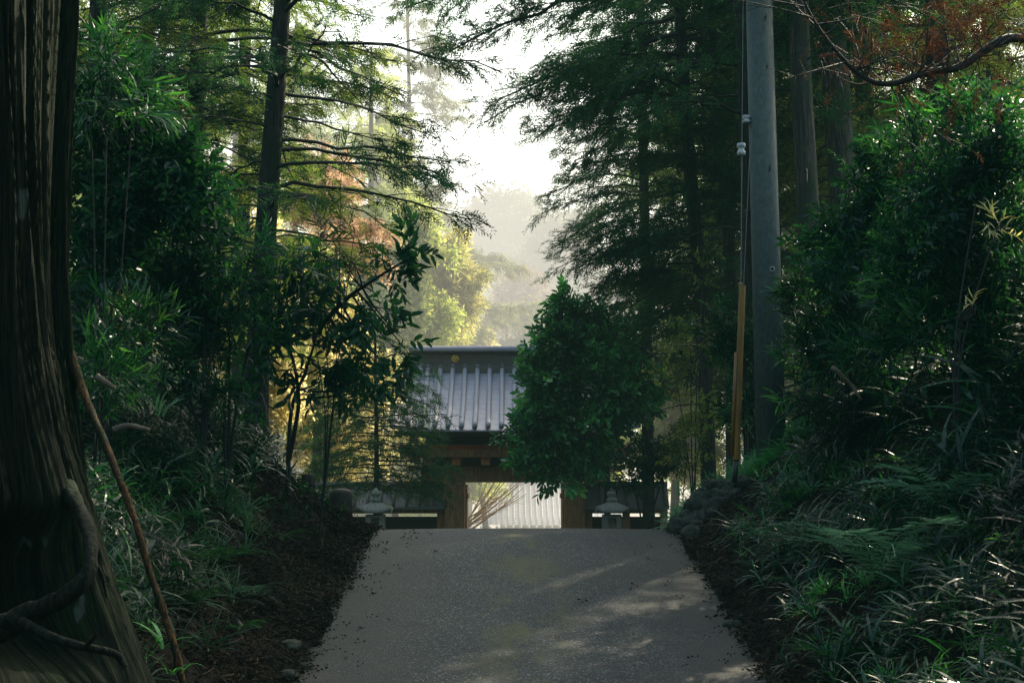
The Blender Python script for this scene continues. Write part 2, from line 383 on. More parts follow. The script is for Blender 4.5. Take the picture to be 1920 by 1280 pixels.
def rdir(n, up=0.):
    d = rng.normal(size=(n, 3)); d /= np.linalg.norm(d, axis=1)[:, None]; d[:, 2] += up
    return d / np.linalg.norm(d, axis=1)[:, None]

def t_broad(L, W, n=8, tw=.28):
    ps = []
    for k in range(n):
        s = .25 + .75 * k / (n - 1); a = k * 2.4 + rng.random()
        d = (.55 + .5 * s, math.cos(a), math.sin(a) * .8 - .15); l = L * rng.uniform(.75, 1.15)
        V, F = leaf6(l, W * l / L, .3, rng.uniform(0, .35)); ps.append((V, F, (tw * s, 0, 0), d, rng.uniform(-.7, .7), rng.random()))
    w = .004; V = np.array([(0, w, 0), (tw, w * .5, 0), (tw, -w * .5, 0), (0, -w, 0)]); ps.append((V, np.array([(0, 1, 2, 3)]), (0, 0, 0), (1, 0, 0), 0, 0))
    return compose(ps)
def t_small(L, W, n=9, tw=.3):
    ps = []
    for k in range(n):
        s = .1 + .9 * k / (n - 1); a = rng.uniform(0, 6.3)
        V, F = quad_leaf(L * rng.uniform(.7, 1.2), W); ps.append((V, F, (tw * s, 0, 0), (.5, math.cos(a), math.sin(a)), rng.uniform(-1, 1), rng.random()))
    return compose(ps)
def t_cedar(L=.26, n=15, nl=.085, nw=.014, droop=.35):
    """flat drooping spray: side shoots on both sides of a curving axis"""
    ps = []
    for k in range(n):
        s = (k + .5) / n; x = L * s; z = -droop * L * s * s
        sd = 1 if k % 2 else -1
        l = nl * (1.15 - .65 * s) * rng.uniform(.75, 1.25)
        V, F = quad_leaf(l, nw * rng.uniform(.8, 1.3))
        ps.append((V, F, (x, rng.normal() * .008, z + rng.normal() * .008), (.75, sd * rng.uniform(.55, 1.0), rng.uniform(-.45, .25)), rng.uniform(-1.2, 1.2), rng.random()))
    V, F = quad_leaf(L * 1.1, .010); ps.append((V, F, (0, 0, 0), (1, 0, -droop * .5), .4, .1))
    return compose(ps)
def t_bamboo(L, W, n=6):
    ps = []
    for k in range(n):
        V, F = blade(L * rng.uniform(.7, 1.1), W * rng.uniform(.8, 1.1), rng.uniform(.4, 1.1), 3, rng.uniform(0, .5))
        a = rng.uniform(-1.2, 1.2); ps.append((V, F, (.03 * k, 0, 0), (math.cos(a), math.sin(a), rng.uniform(-.4, .35)), rng.uniform(-.6, .6), rng.random()))
    return compose(ps)
def t_sasa(L=.24, W=.026, n=8, H=.35):
    """upright cane (along +x!) with arching blades"""
    ps = []
    w = .003; V = np.array([(0, w, 0), (H, w * .5, 0), (H, -w * .5, 0), (0, -w, 0)]); F = np.array([(0, 1, 2, 3)])
    ps.append((V, F, (0, 0, 0), (1, 0, 0), 0, .2))
    for k in range(n):
        s = .3 + .7 * k / (n - 1); a = rng.uniform(0, 6.3); l = L * rng.uniform(.6, 1.25)
        V, F = blade(l, W * rng.uniform(.7, 1.1), .8, 4, 0)
        # bend towards the ground: blade local -z becomes -x of the cane
        d = np.array([rng.uniform(.3, .9), math.cos(a), math.sin(a)]); d /= np.linalg.norm(d)
        zx = np.array([1., 0, 0]); yv = np.cross(zx, d); yv /= np.linalg.norm(yv); zv = np.cross(d, yv)
        Vr = V[:, :1] * d + V[:, 1:2] * yv + V[:, 2:] * zv
        ps.append((Vr, F, (H * s, 0, 0), (1, 0, 0), 0, rng.random()))
    return compose(ps)
def t_tuft(L=.4, W=.012, n=14):
    """grass tuft, growing along +x"""
    ps = []
    for k in range(n):
        a = rng.uniform(0, 6.3); l = L * rng.uniform(.5, 1.2); V, F = blade(l, W * rng.uniform(.7, 1.3), 1.1, 5, 0)
        d = np.array([rng.uniform(1.0, 2.2), math.cos(a), math.sin(a)]); d /= np.linalg.norm(d)
        yv = np.cross([1., 0, 0], d); yv /= np.linalg.norm(yv); zv = np.cross(d, yv)
        ps.append((V[:, :1] * d + V[:, 1:2] * yv + V[:, 2:] * zv, F, (0, rng.normal() * .02, rng.normal() * .02), (1, 0, 0), 0, rng.random()))
    return compose(ps)
TC = [t_cedar(.26, 15) for _ in range(5)]
TCF = [t_cedar(.42, 15, .16, .03) for _ in range(4)]           # farther trees: coarser
TCB = [t_cedar(.7, 14, .28, .06, .45) for _ in range(4)]
TB = [t_broad(.135, .058, 8, .27) for _ in range(5)]
TBd = [t_broad(.12, .042, 8, .26) for _ in range(5)]
TS = [t_small(.09, .05, 10, .3) for _ in range(4)]
TSF = [t_small(.22, .13, 9, .6) for _ in range(4)]
TBam = [t_bamboo(.20, .022, 6) for _ in range(5)]
TBamF = [t_bamboo(.34, .05, 7) for _ in range(4)]
TSa = [t_sasa(.33, .024, 8, .30) for _ in range(6)]
TSs = [t_sasa(.17, .018, 7, .2) for _ in range(5)]
TG = [t_tuft(.38, .012, 15) for _ in range(5)]

def bez(p0, p1, p2, n=8):
    t = np.linspace(0, 1, n)[:, None]; return (1 - t) ** 2 * np.asarray(p0) + 2 * t * (1 - t) * np.asarray(p1) + t * t * np.asarray(p2)
def smooth_path(pts, n=20):
    pts = np.asarray(pts, float); m_ = len(pts)
    s = np.linspace(0, m_ - 1, n); o = []
    for v in s:
        i_ = min(int(v), m_ - 2); t = v - i_
        p0 = pts[max(i_ - 1, 0)]; p1 = pts[i_]; p2 = pts[i_ + 1]; p3 = pts[min(i_ + 2, m_ - 1)]
        o.append(.5 * ((2 * p1) + (-p0 + p2) * t + (2 * p0 - 5 * p1 + 4 * p2 - p3) * t * t + (-p0 + 3 * p1 - 3 * p2 + p3) * t ** 3))
    return np.array(o)

# ------------------------------------------------------------------ trees
def conifer(label, path, r0, r1, zlo, Lf, nb, mat_leaf, mat_bark='bark', tm=TC, S=1., dens=1., foliate=.35, rise=.25, droop=.35,
            group=None, dead=0, twigs=True, name='cedar_tree', nside=12, twl=.34, az0=None, ztop=None, v=(0, 1)):
    """path: trunk polyline (bottom to top). Lf(z,az)->branch length. zlo: lowest live branch."""
    path = smooth_path(path, 26)
    base = path[0].copy(); root = thing(name, base, label, 'tree', group)
    rr = np.interp(np.linspace(0, 1, 26), [0, .06, 1], [r0 * 1.25, r0, r1])
    tb = MB(); tb.tube(path, rr, nside); tb.build('trunk', M[mat_bark], root)
    lb = MB(); fol = MB(); PP = []; DD = []; SS = []
    zt = path[-1][2] if ztop is None else ztop
    zs = zlo + (zt - zlo) * (np.arange(nb) + rng.random(nb)) / nb
    for k, z in enumerate(zs):
        az = rng.uniform(0, 2 * pi) if az0 is None else az0(k, rng.random())
        L = Lf(z, az) * rng.uniform(.7, 1.12)
        if L < .15: continue
        p0 = np.array([np.interp(z, path[:, 2], path[:, q]) for q in range(3)])
        h = np.array([math.cos(az), math.sin(az), 0]); side = np.array([-h[1], h[0], 0])
        n = 9; s = np.linspace(0, 1, n)[:, None]
        ri = rise * rng.uniform(.4, 1.5); dr = droop * rng.uniform(.6, 1.3); cv = rng.normal() * .18
        bp = p0 + h * L * s + side * L * cv * s * s + np.array([0, 0, 1.]) * L * (ri * s - (ri + dr) * s * s + .16 * s ** 3) + rng.normal(size=(n, 3)) * L * .012
        rb = max(.008, L * .012)
        lb.tube(bp, np.linspace(rb, rb * .25, n), 5)
        nt_ = max(4, int(L * 7))
        for q in range(nt_):
            sq = .12 + .88 * (q + .5) / nt_
            if sq < foliate * .6: continue
            pb = np.array([np.interp(sq, s[:, 0], bp[:, c_]) for c_ in range(3)])
            sd = (1 if q % 2 else -1)
            tl = (twl * L * (1.15 - sq) + .16) * rng.uniform(.6, 1.3)
            d = h * rng.uniform(.5, 1.) + side * sd * rng.uniform(.6, 1.1) + np.array([0, 0, rng.uniform(-.35, .15)]); d /= np.linalg.norm(d)
            if twigs and tl > .2: lb.tube(bez(pb, pb + d * tl * .5, pb + d * tl + np.array([0, 0, -.12 * tl]), 4), np.array([.005, .004, .003, .002]) * (1 + L * .3), 3)
            if sq < foliate: continue
            m_ = max(1, int(tl / .09 * dens + rng.random()))
            ts = rng.uniform(.15, 1, m_)
            for t_ in ts:
                pp = pb + d * tl * t_ + np.array([0, 0, -.12 * tl * t_ * t_]) + rng.normal(size=3) * .035
                PP.append(pp); DD.append(d * .7 + h * .25 + rng.normal(size=3) * .35 + np.array([0, 0, -.25])); SS.append(rng.uniform(.7, 1.2))
    for _ in range(dead):
        z = rng.uniform(base[2] + 1, zlo); az = rng.uniform(0, 6.3); L = rng.uniform(.4, 1.4)
        p0 = np.array([np.interp(z, path[:, 2], path[:, q]) for q in range(3)]); h = np.array([math.cos(az), math.sin(az), 0])
        lb.tube(bez(p0, p0 + h * L * .5 + [0, 0, .12], p0 + h * L + [0, 0, rng.uniform(-.5, 0)], 7), np.linspace(.014, .003, 7), 4)
    lb.build('limbs', M[mat_bark if mat_bark == 'bark_haze' else 'twig'], root)
    if PP:
        PP = np.array(PP); DD = np.array(DD); nzv = vn(PP * .9) * .6 + rng.random(len(PP)) * .4
        scatter(fol, tm, PP, DD, rng.uniform(-1.3, 1.3, len(PP)), np.array(SS) * S, v[0], v[1], vv=nzv)
        fol.build('crown', M[mat_leaf], root, smooth=False)
    return root

def broad(label, base, stems, blobs, mat_leaf, tm, S=1., cat='tree', name='broadleaf_tree', group=None, bark='twig', r0=.05, gap=.42, gs=2.2, up=.2, out=.8, nbr=26, v=(0, 1), cen=None):
    """blobs: (centre, (rx,ry,rz), number of sprigs). stems: polylines for the trunk(s)."""
    root = thing(name, base, label, cat, group)
    tb = MB(); pts = []
    for st in stems:
        p = smooth_path(st, 16); rr = np.linspace(r0, r0 * .35, 16); rr[0] *= 1.3; tb.tube(p, rr, 8); pts.append(p)
    tb.build('trunk', M[bark], root)
    pts = np.concatenate(pts)
    fol = MB(); lb = MB(); tot = sum(b[2] for b in blobs)
    for c_, rad, n in blobs:
        c_ = np.asarray(c_, float); rad = np.broadcast_to(rad, (3,))
        d = rdir(n * 2); r = rng.random(n * 2) ** .45
        pp = c_ + d * (r * (.62 + .85 * vn(d * 1.9 + c_ * 3.1)))[:, None] * rad
        keep = vn(pp * gs + 31) > gap; pp = pp[keep][:n]; d = d[keep][:n]
        dirs = d * out + rng.normal(size=d.shape) * .45 + [0, 0, up]
        scatter(fol, tm, pp, dirs, rng.uniform(-1.5, 1.5, len(pp)), rng.uniform(.75, 1.2, len(pp)) * S, v[0], v[1])
        nb = max(3, int(nbr * n / tot))
        for q in rng.integers(0, max(1, len(pp)), nb) if len(pp) else ():
            e = pp[q]; lo = pts[np.argmin(np.linalg.norm(pts - (c_ * .5 + e * .5 - [0, 0, .6 * rad[2]]), axis=1))]
            mid = (lo + e) / 2 + [0, 0, -.1 * np.linalg.norm(e - lo)] + rng.normal(size=3) * .06
            L = np.linalg.norm(e - lo); lb.tube(bez(lo, mid, e, 8), np.linspace(min(r0 * .45, .008 + .009 * L), .003, 8), 4)
            for _ in range(3):
                t_ = rng.uniform(.4, .9); p_ = (1 - t_) ** 2 * lo + 2 * t_ * (1 - t_) * mid + t_ * t_ * e
                lb.tube(bez(p_, p_ + rdir(1)[0] * .1 * L, p_ + (e - lo) * .25 + rdir(1)[0] * .18 * L, 4), np.linspace(.005, .002, 4), 3)
    if lb.V: lb.build('limbs', M[bark], root)
    fol.build('crown', M[mat_leaf], root, smooth=False)
    return root

#@@SCENE
SKY, SUN = .44, 10.5; HZ = (.012, .0205, .0003, .0005)
# ================================================================== GATE
def gx(px, Y): return (px - 960) / FPX * Y
def gzp(py, Y): return P(960, py, Y)[2]
GC = gx(965, 30)
gate = thing('temple_gate', (GC, 30.6, -2.4), 'timber temple gate with grey tiled roof and gold crest at the road end', 'gate')
def Gb(name, boxes, mt, bev=.012, parent=None, label=None):
    b = MB()
    for q in boxes: b.box(*q)
    o = b.build(name, M[mt], parent or gate, smooth=False, bevel=bev)
    if label: o['label'] = label
    return o
zl0, zl1 = gzp(904, 29.9), gzp(874, 29.9)
for sx in (-1, 1):
    x0 = GC + sx * 1.25
    Gb('post', [(x0 - .21, x0 + .21, 29.72, 30.14, -2.45, zl0 - .002)], 'wood', .03)
    Gb('footing_stone', [(x0 - .30, x0 + .30, 29.63, 30.23, -2.6, -2.32)], 'stone', .04)
    x1 = GC + sx * 1.20
    Gb('rear_post', [(x1 - .12, x1 + .12, 31.5, 31.74, -2.45, zl0 + .5)], 'wood', .015)
    xd = GC + sx * 1.04
    d_ = Gb('door', [(xd - .03, xd + .03, 30.2, 31.3, -2.3, zl0 - .05)], 'wood', .01)
    Gb('door_rail', [(xd - sx * .035 - .02, xd - sx * .035 + .02, 30.24, 31.26, z, z + .1) for z in (-2.1, -1.3, -.5)], 'wood', .005, gate)
    Gb('tie_beam', [(x1 - .05, x1 + .05, 30.15, 31.49, zl0 - .35, zl0 - .17)], 'wood', .01)
Gb('lintel', [(GC - 1.95, GC + 1.95, 29.74, 30.12, zl0, zl1)], 'wood', .02)
Gb('rear_lintel', [(GC - 1.75, GC + 1.75, 31.52, 31.72, zl0 + .52, zl0 + .72)], 'wood', .015)
# bearing blocks and projecting arms over the lintel
for k, xx in enumerate(np.linspace(-1.8, 1.8, 7)):
    Gb('bracket', [(GC + xx - .09, GC + xx + .09, 29.2, 30.5, zl1 + .02, zl1 + .17), (GC + xx - .12, GC + xx + .12, 29.62, 29.86, zl1 + .172, zl1 + .27)], 'wood_sunlit' if k in (1, 2, 5) else 'wood', .012)
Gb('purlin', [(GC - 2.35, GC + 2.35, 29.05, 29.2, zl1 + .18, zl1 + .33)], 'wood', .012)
Gb('purlin', [(GC - 2.35, GC + 2.35, 29.64, 29.84, zl1 + .28, zl1 + .45)], 'wood_sunlit', .012)
Gb('purlin', [(GC - 2.35, GC + 2.35, 32.0, 32.15, zl1 + .20, zl1 + .38)], 'wood', .012)
for sx in (-1, 1):     # carved side frames of the gable, sun warmth painted into the timber
    xx = GC + sx * 2.15
    Gb('gable_board', [(xx - .03, xx + .03, 29.2, 31.9, gzp(884, 29.5), gzp(872, 29.5)), (xx - .04, xx + .04, 29.7, 31.4, zl1 + .5, zl1 + 1.25)], 'wood_sunlit', .01)
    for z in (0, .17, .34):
        Gb('side_arm', [(min(GC + sx * 1.95, xx), max(GC + sx * 1.95, xx) + .12 * (sx > 0), 29.25 + z * .5, 29.4 + z * .5, zl1 - .08 + z, zl1 + .02 + z)], 'wood_sunlit', .01)
# roof surface: slightly concave slope, both sides
ze, zr_ = gzp(806, 28.55), gzp(690, 30.9)
def slope(t, back=False):
    y = 28.55 + (30.9 - 28.55) * t if not back else 33.35 - (33.35 - 31.0) * t
    z = ze + (zr_ - ze) * (t - .10 * math.sin(pi * t)); return y, z
def hw(t, back=False): return np.interp(t, [0, .3, 1], [2.50, 2.30, 2.02])
for back in (False, True):
    b = MB(); n = 14; m_ = 24; V = []
    for q in range(n + 1):
        t = q / n; y, z = slope(t, back)
        for k in range(m_ + 1):
            xx = -1 + 2 * k / m_; V.append((GC + xx * hw(t), y, z + .13 * abs(xx) ** 5 * (1 - t)))
    nv = len(V); V = np.array(V); V2 = V - [0, 0, .09]
    i = np.arange(n)[:, None] * (m_ + 1); j = np.arange(m_)[None]
    F = np.stack([i + j, i + j + 1, i + m_ + 2 + j, i + m_ + 1 + j], -1).reshape(-1, 4)
    b.add(np.vstack([V, V2]), np.vstack([F, F[:, ::-1] + nv]))
    e = [(k, k + 1, nv + k + 1, nv + k) for k in range(m_)] + [(q * (m_ + 1), (q + 1) * (m_ + 1), nv + (q + 1) * (m_ + 1), nv + q * (m_ + 1)) for q in range(n)] + [(q * (m_ + 1) + m_, (q + 1) * (m_ + 1) + m_, nv + (q + 1) * (m_ + 1) + m_, nv + q * (m_ + 1) + m_) for q in range(n)]
    b.add(np.vstack([V, V2]), e)
    roof = b.build('roof', M['tile'], gate)
    b = MB()
    for k in range(-9, 10):
        xo = .268 * k
        pts = [];
        for t in np.linspace(0, 1, 12):
            if abs(xo) > hw(t) + .02: break
            y, z = slope(t, back); f = abs(xo / hw(t)); pts.append((GC + xo, y - (.03 if not back else -.03) * (t == 0), z + .065 + .13 * f ** 5 * (1 - t)))
        if len(pts) > 2: b.tube(pts, .052, 8, cap=True)
    b.build('roof_rib', M['tile_rib'], roof)
    # cover tiles down the slanting verge
    for sx in (-1, 1):
        b = MB(); b.tube([(GC + sx * hw(t), slope(t, back)[0], slope(t, back)[1] + .05 + .13 * (1 - t)) for t in np.linspace(0, 1, 12)], .07, 8, cap=True)
        b.build('verge_tile', M['tile_rib'], roof)
b = MB(); zr0, zr1 = gzp(692, 30.95), gzp(662, 30.95)
b.box(GC - 2.05, GC + 2.05, 30.74, 31.16, zr0 - .12, zr0 + .06); b.box(GC - 2.08, GC + 2.08, 30.86, 31.04, zr0 + .061, zr1)
o = b.build('ridge', M['ridge'], gate, smooth=False, bevel=.01)
b = MB(); b.box(GC - 2.22, GC + 2.22, 30.76, 31.14, zr1 + .001, zr1 + .035); b.build('ridge_course', M['ridge'], o, False)
b = MB(); b.box(GC - 2.26, GC + 2.26, 30.72, 31.18, zr1 + .036, zr1 + .085); b.tube([(GC - 2.3, 30.95, zr1 + .1), (GC + 2.3, 30.95, zr1 + .1)], .06, 10, cap=True); b.build('ridge_cap', M['tile_rib'], o, False)
for sx in (-1, 1):
    b = MB(); xx = GC + sx * 2.2; b.lathe((xx, 30.95, zr0 - .1), [(.10, 0), (.17, .1), (.19, .3), (.12, .45), (.05, .55)], 8); b.build('ridge_end_tile', M['ridge'], gate)
# gold crests: disc with three curling commas
for sx in (-1, 1):
    cx = GC - gx(965, 30.8) + gx(853, 30.8) if sx < 0 else 2 * GC - gx(853, 30.8)
    cz = gzp(672, 30.85); b = MB()
    th = np.linspace(0, 2 * pi, 32, endpoint=False); V = []
    for r, y in ((.076, 0), (.082, -.012), (.070, -.022), (0.001, -.022)):
        V.append(np.stack([cx + r * np.cos(th), np.full(32, 30.855 + y), cz + r * np.sin(th)], 1))
    i = np.arange(3)[:, None] * 32; j = np.arange(32)[None]; k = (j + 1) % 32
    b.add(np.concatenate(V), np.stack([i + j, i + k, i + 32 + k, i + 32 + j], -1).reshape(-1, 4)); crest = b.build('crest', M['gold'], gate)
    crest['label'] = 'round gilded crest with three dark comma shapes on the roof ridge'
    b = MB()
    for q in range(3):
        a0 = q * 2 * pi / 3 + .5; s = np.linspace(0, 1, 12); rr = .026 + .026 * s; aa = a0 + 1.7 * s
        hwid = .009 * (1 - s) ** .7 + .001
        cxs = cx + rr * np.cos(aa); czs = cz + rr * np.sin(aa)
        V = np.concatenate([np.stack([cxs + hwid * np.cos(aa), np.full(12, 30.829), czs + hwid * np.sin(aa)], 1), np.stack([cxs - hwid * np.cos(aa), np.full(12, 30.829), czs - hwid * np.sin(aa)], 1)])
        ii = np.arange(11); b.add(V, np.stack([ii, ii + 1, ii + 13, ii + 12], 1))
    b.build('comma_emblem', M['iron'], crest, False) if False else b.build('comma_emblem', M['iron'], gate, False)
# eaves: rafters and boarded soffit
b = MB()
for k in range(21):
    xx = GC - 2.3 + 4.6 * k / 20; y0, z0 = slope(.02); y1, z1 = slope(.85)
    b.add([(xx - .035, y0, z0 - .17), (xx + .035, y0, z0 - .17), (xx + .035, y0, z0 - .09), (xx - .035, y0, z0 - .09), (xx - .035, y1, z1 - .2), (xx + .035, y1, z1 - .2), (xx + .035, y1, z1 - .12), (xx - .035, y1, z1 - .12)],
          [(0, 1, 2, 3), (4, 7, 6, 5), (0, 4, 5, 1), (2, 6, 7, 3), (0, 3, 7, 4), (1, 5, 6, 2)])
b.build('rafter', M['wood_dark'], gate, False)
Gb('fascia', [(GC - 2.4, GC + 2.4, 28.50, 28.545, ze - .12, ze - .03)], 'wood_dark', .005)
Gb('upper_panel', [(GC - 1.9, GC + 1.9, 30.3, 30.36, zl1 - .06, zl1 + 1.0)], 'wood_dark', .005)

# fence walls either side of the gate
def fence(x0, x1, Y, label):
    f = thing('roofed_fence', ((x0 + x1) / 2, Y, -2.4), label, 'fence', 'roofed timber fences beside the gate')
    zt, zb = gzp(912, Y), gzp(950, Y - .3)
    b = MB(); b.box(x0, x1, Y - .03, Y + .03, -2.5, gzp(968, Y)); b.build('board_panel', M['wood_dark'], f, False)
    b = MB(); b.box(x0, x1, Y - .08, Y + .08, gzp(962, Y), gzp(950, Y)); b.build('top_rail', M['wood'], f, False, bevel=.008)
    n = max(2, int(round((x1 - x0) / 1.2))) + 1
    for k in range(n):
        xx = x0 + .08 + (x1 - x0 - .16) * k / (n - 1); b = MB(); b.box(xx - .075, xx + .075, Y - .085, Y + .085, -2.5, gzp(950, Y) - .002); b.build('fence_post', M['wood'], f, False, bevel=.008)
    b = MB()
    for s in (-1, 1):
        V = [(x0, Y, zt), (x1, Y, zt), (x1, Y + s * .38, zb), (x0, Y + s * .38, zb), (x0, Y, zt - .05), (x1, Y, zt - .05), (x1, Y + s * .38, zb - .05), (x0, Y + s * .38, zb - .05)]
        b.add(V, [(0, 1, 2, 3), (7, 6, 5, 4), (2, 6, 7, 3), (0, 3, 7, 4), (1, 5, 6, 2)])
    rf = b.build('roof', M['tile_fence'], f, False)
    b = MB()
    for k in range(int((x1 - x0) / .27) + 1):
        xx = x0 + .06 + .27 * k
        for s in (-1, 1): b.tube([(xx, Y, zt + .02), (xx, Y + s * .39, zb + .025)], .035, 6, cap=True)
    b.build('roof_rib', M['ridge'], rf)
    b = MB(); b.tube([(x0, Y, zt + .05), (x1, Y, zt + .05)], .06, 8, cap=True); b.build('ridge_tile', M['ridge'], rf)
fence(gx(592, 30), GC - 1.47, 30.05, 'low dark timber fence with tiled coping left of the gate')
fence(GC + 1.47, gx(1250, 30), 30.05, 'low dark timber fence with tiled coping right of the gate')

# stone lanterns
def lantern(x, y, label):
    z0 = gz(x, y) - .03; t = thing('stone_lantern', (x, y, z0), label, 'stone lantern', 'stone lanterns before the gate')
    zf = gzp(914, y)                                            # tip
    def Z(py): return gzp(py, y)
    b = MB(); b.lathe((x, y, 0), [(.30, z0), (.30, z0 + .12), (.22, z0 + .2), (.17, z0 + .25)], 6); b.build('base', M['stone'], t, False, bevel=.015)
    b = MB(); b.lathe((x, y, 0), [(.13, z0 + .24), (.115, z0 + .4), (.125, Z(1010))], 16); b.build('shaft', M['stone'], t)
    b = MB(); b.lathe((x, y, 0), [(.13, Z(1012)), (.22, Z(1006)), (.23, Z(1001)), (.19, Z(1000))], 6); b.build('platform', M['stone'], t, False, bevel=.01)
    # fire box: four corner posts, head and sill leave real windows
    b = MB(); w = .16; zz0, zz1 = Z(999.5), Z(964)
    for sx in (-1, 1):
        for sy in (-1, 1): b.box(x + sx * w - .045 * (1 + sx) + 0, x + sx * w + .045 * (1 - sx), y + sy * w - .045 * (1 + sy), y + sy * w + .045 * (1 - sy), zz0 + .085, zz1 - .06)
    b.box(x - w, x + w, y - w, y + w, zz0, zz0 + .084); b.box(x - w, x + w, y - w, y + w, zz1 - .059, zz1)
    b.box(x - w + .05, x + w - .05, y + w - .08, y + w - .05, zz0 + .085, zz1 - .06)
    fb = b.build('fire_box', M['stone'], t, False, bevel=.006)
    # roof with upturned corners
    b = MB(); V = []; n = 8; m_ = 24
    for q in range(n + 1):
        s = q / n; hz = Z(961) + (Z(941) - Z(961)) * (s ** .6 if s > .08 else 0)
        for k in range(m_):
            a = 2 * pi * k / m_; sq = 1 / max(abs(math.cos(a)), abs(math.sin(a))); r = .30 * (1 - s * .72)
            cor = (sq - 1) / .414
            V.append((x + r * sq * math.cos(a) * (.93 + .0 * cor), y + r * sq * math.sin(a) * .93, hz + .075 * cor ** 3 * (1 - s) ** 2))
    V += [(x, y, Z(962)), (x, y, Z(941) + .01)]
    i = np.arange(n)[:, None] * m_; j = np.arange(m_)[None]; k = (j + 1) % m_
    jj = np.arange(m_); kk = (jj + 1) % m_
    b.add(V, np.stack([i + j, i + k, i + m_ + k, i + m_ + j], -1).reshape(-1, 4), .5, np.vstack([np.stack([kk, jj, np.full(m_, len(V) - 2)], 1), np.stack([n * m_ + jj, n * m_ + kk, np.full(m_, len(V) - 1)], 1)]))
    b.build('cap', M['stone'], t)
    b = MB(); b.lathe((x, y, 0), [(.05, Z(942)), (.10, Z(939)), (.085, Z(934)), (.05, Z(931)), (.085, Z(928)), (.09, Z(924)), (.05, Z(919)), (.012, Z(914))], 14); b.build('finial', M['stone'], t)
lantern(gx(706, 24.5), 24.5, 'grey stone lantern at the crest left of the gate opening')
lantern(gx(1146, 24.5), 24.5, 'grey stone lantern under the glossy leaved tree right of the gate')

# hall beyond, seen through the gate
hx0, hx1, hy = gx(884, 50), gx(1190, 50), 50.
hall = thing('temple_hall', ((hx0 + hx1) / 2, 54, -4.7), 'pale tiled roof of a hall seen through the gate opening', 'building')
ze2, zt2 = gzp(984, 50), gzp(868, 54); b = MB(); n = 12; V = []
for q in range(n + 1):
    t = q / n; V += [(hx0 + .8 * t, 50 + 4 * t, ze2 + (zt2 - ze2) * (t - .06 * math.sin(pi * t))), (hx1 - .8 * t, 50 + 4 * t, ze2 + (zt2 - ze2) * (t - .06 * math.sin(pi * t)))]
V = np.array(V); i = np.arange(n) * 2; F = np.stack([i, i + 1, i + 3, i + 2], 1)
Vb = V.copy(); Vb[:, 1] = 108 - Vb[:, 1]
b.add(V, F); b.add(Vb, F[:, ::-1]); hr = b.build('roof', M['tile_far'], hall)
b = MB()
for k in range(int((hx1 - hx0) / .2)):
    xx = hx0 + .1 + .2 * k; t1 = min(1, (xx - hx0) / .8, (hx1 - xx) / .8)
    b.tube([(xx, 50 + 4 * t, ze2 + .04 + (zt2 - ze2) * (t - .06 * math.sin(pi * t))) for t in np.linspace(0, max(.1, t1), 8)], .011, 6, cap=True)
b.build('roof_rib', M['tile_far'], hr)
b = MB()
for k in range(int((hx1 - hx0) / .27)):
    xx = hx0 + .1 + .27 * k; b.lathe((xx, 49.95, ze2 - .12), [(.055, 0), (.07, .05), (.055, .1)], 8)
b.build('eave_tile', M['porcelain'], hr)
b = MB(); b.box(hx0 - .1, hx1 + .1, 49.98, 50.06, ze2 - .22, ze2 - .12); b.build('eave_board', M['wood'], hall, False)
b = MB(); b.box(hx0 + 1, hx1 - 1, 51, 57, -4.8, ze2 + .4); b.build('wall', M['plaster'], hall, False)
b = MB(); b.box(hx0 + .7, hx1 - .7, 53.8, 54.2, zt2 - .1, zt2 + .35); b.build('ridge', M['tile_far'], hall, False, bevel=.03)

# post and marker stone on the left verge
b = MB(); xp, yp = gx(580, 17.4), 17.4; zt = gzp(888, yp)
b.lathe((xp, yp, 0), [(.085, gz(xp, yp) - .2), (.088, zt - .05), (.08, zt - .01), (.06, zt)], 14)
tag(b.build('wooden_post', M['post']), 'short weathered wooden post standing on the left bank crest', 'post')
b = MB(); xp, yp = gx(640, 19.6), 19.6; zt = gzp(915, yp); z0 = gz(xp, yp) - .2
b.lathe((xp, yp, 0), [(.165, z0), (.17, zt - .12), (.16, zt - .05), (.12, zt - .015), (.03, zt)], 18)
o = b.build('marker_stone', plain('brown_marker_stone', (.018, .015, .011), (.055, .044, .032), 14)); tag(o, 'rounded brown marker stone between the wooden post and a lantern', 'stone')

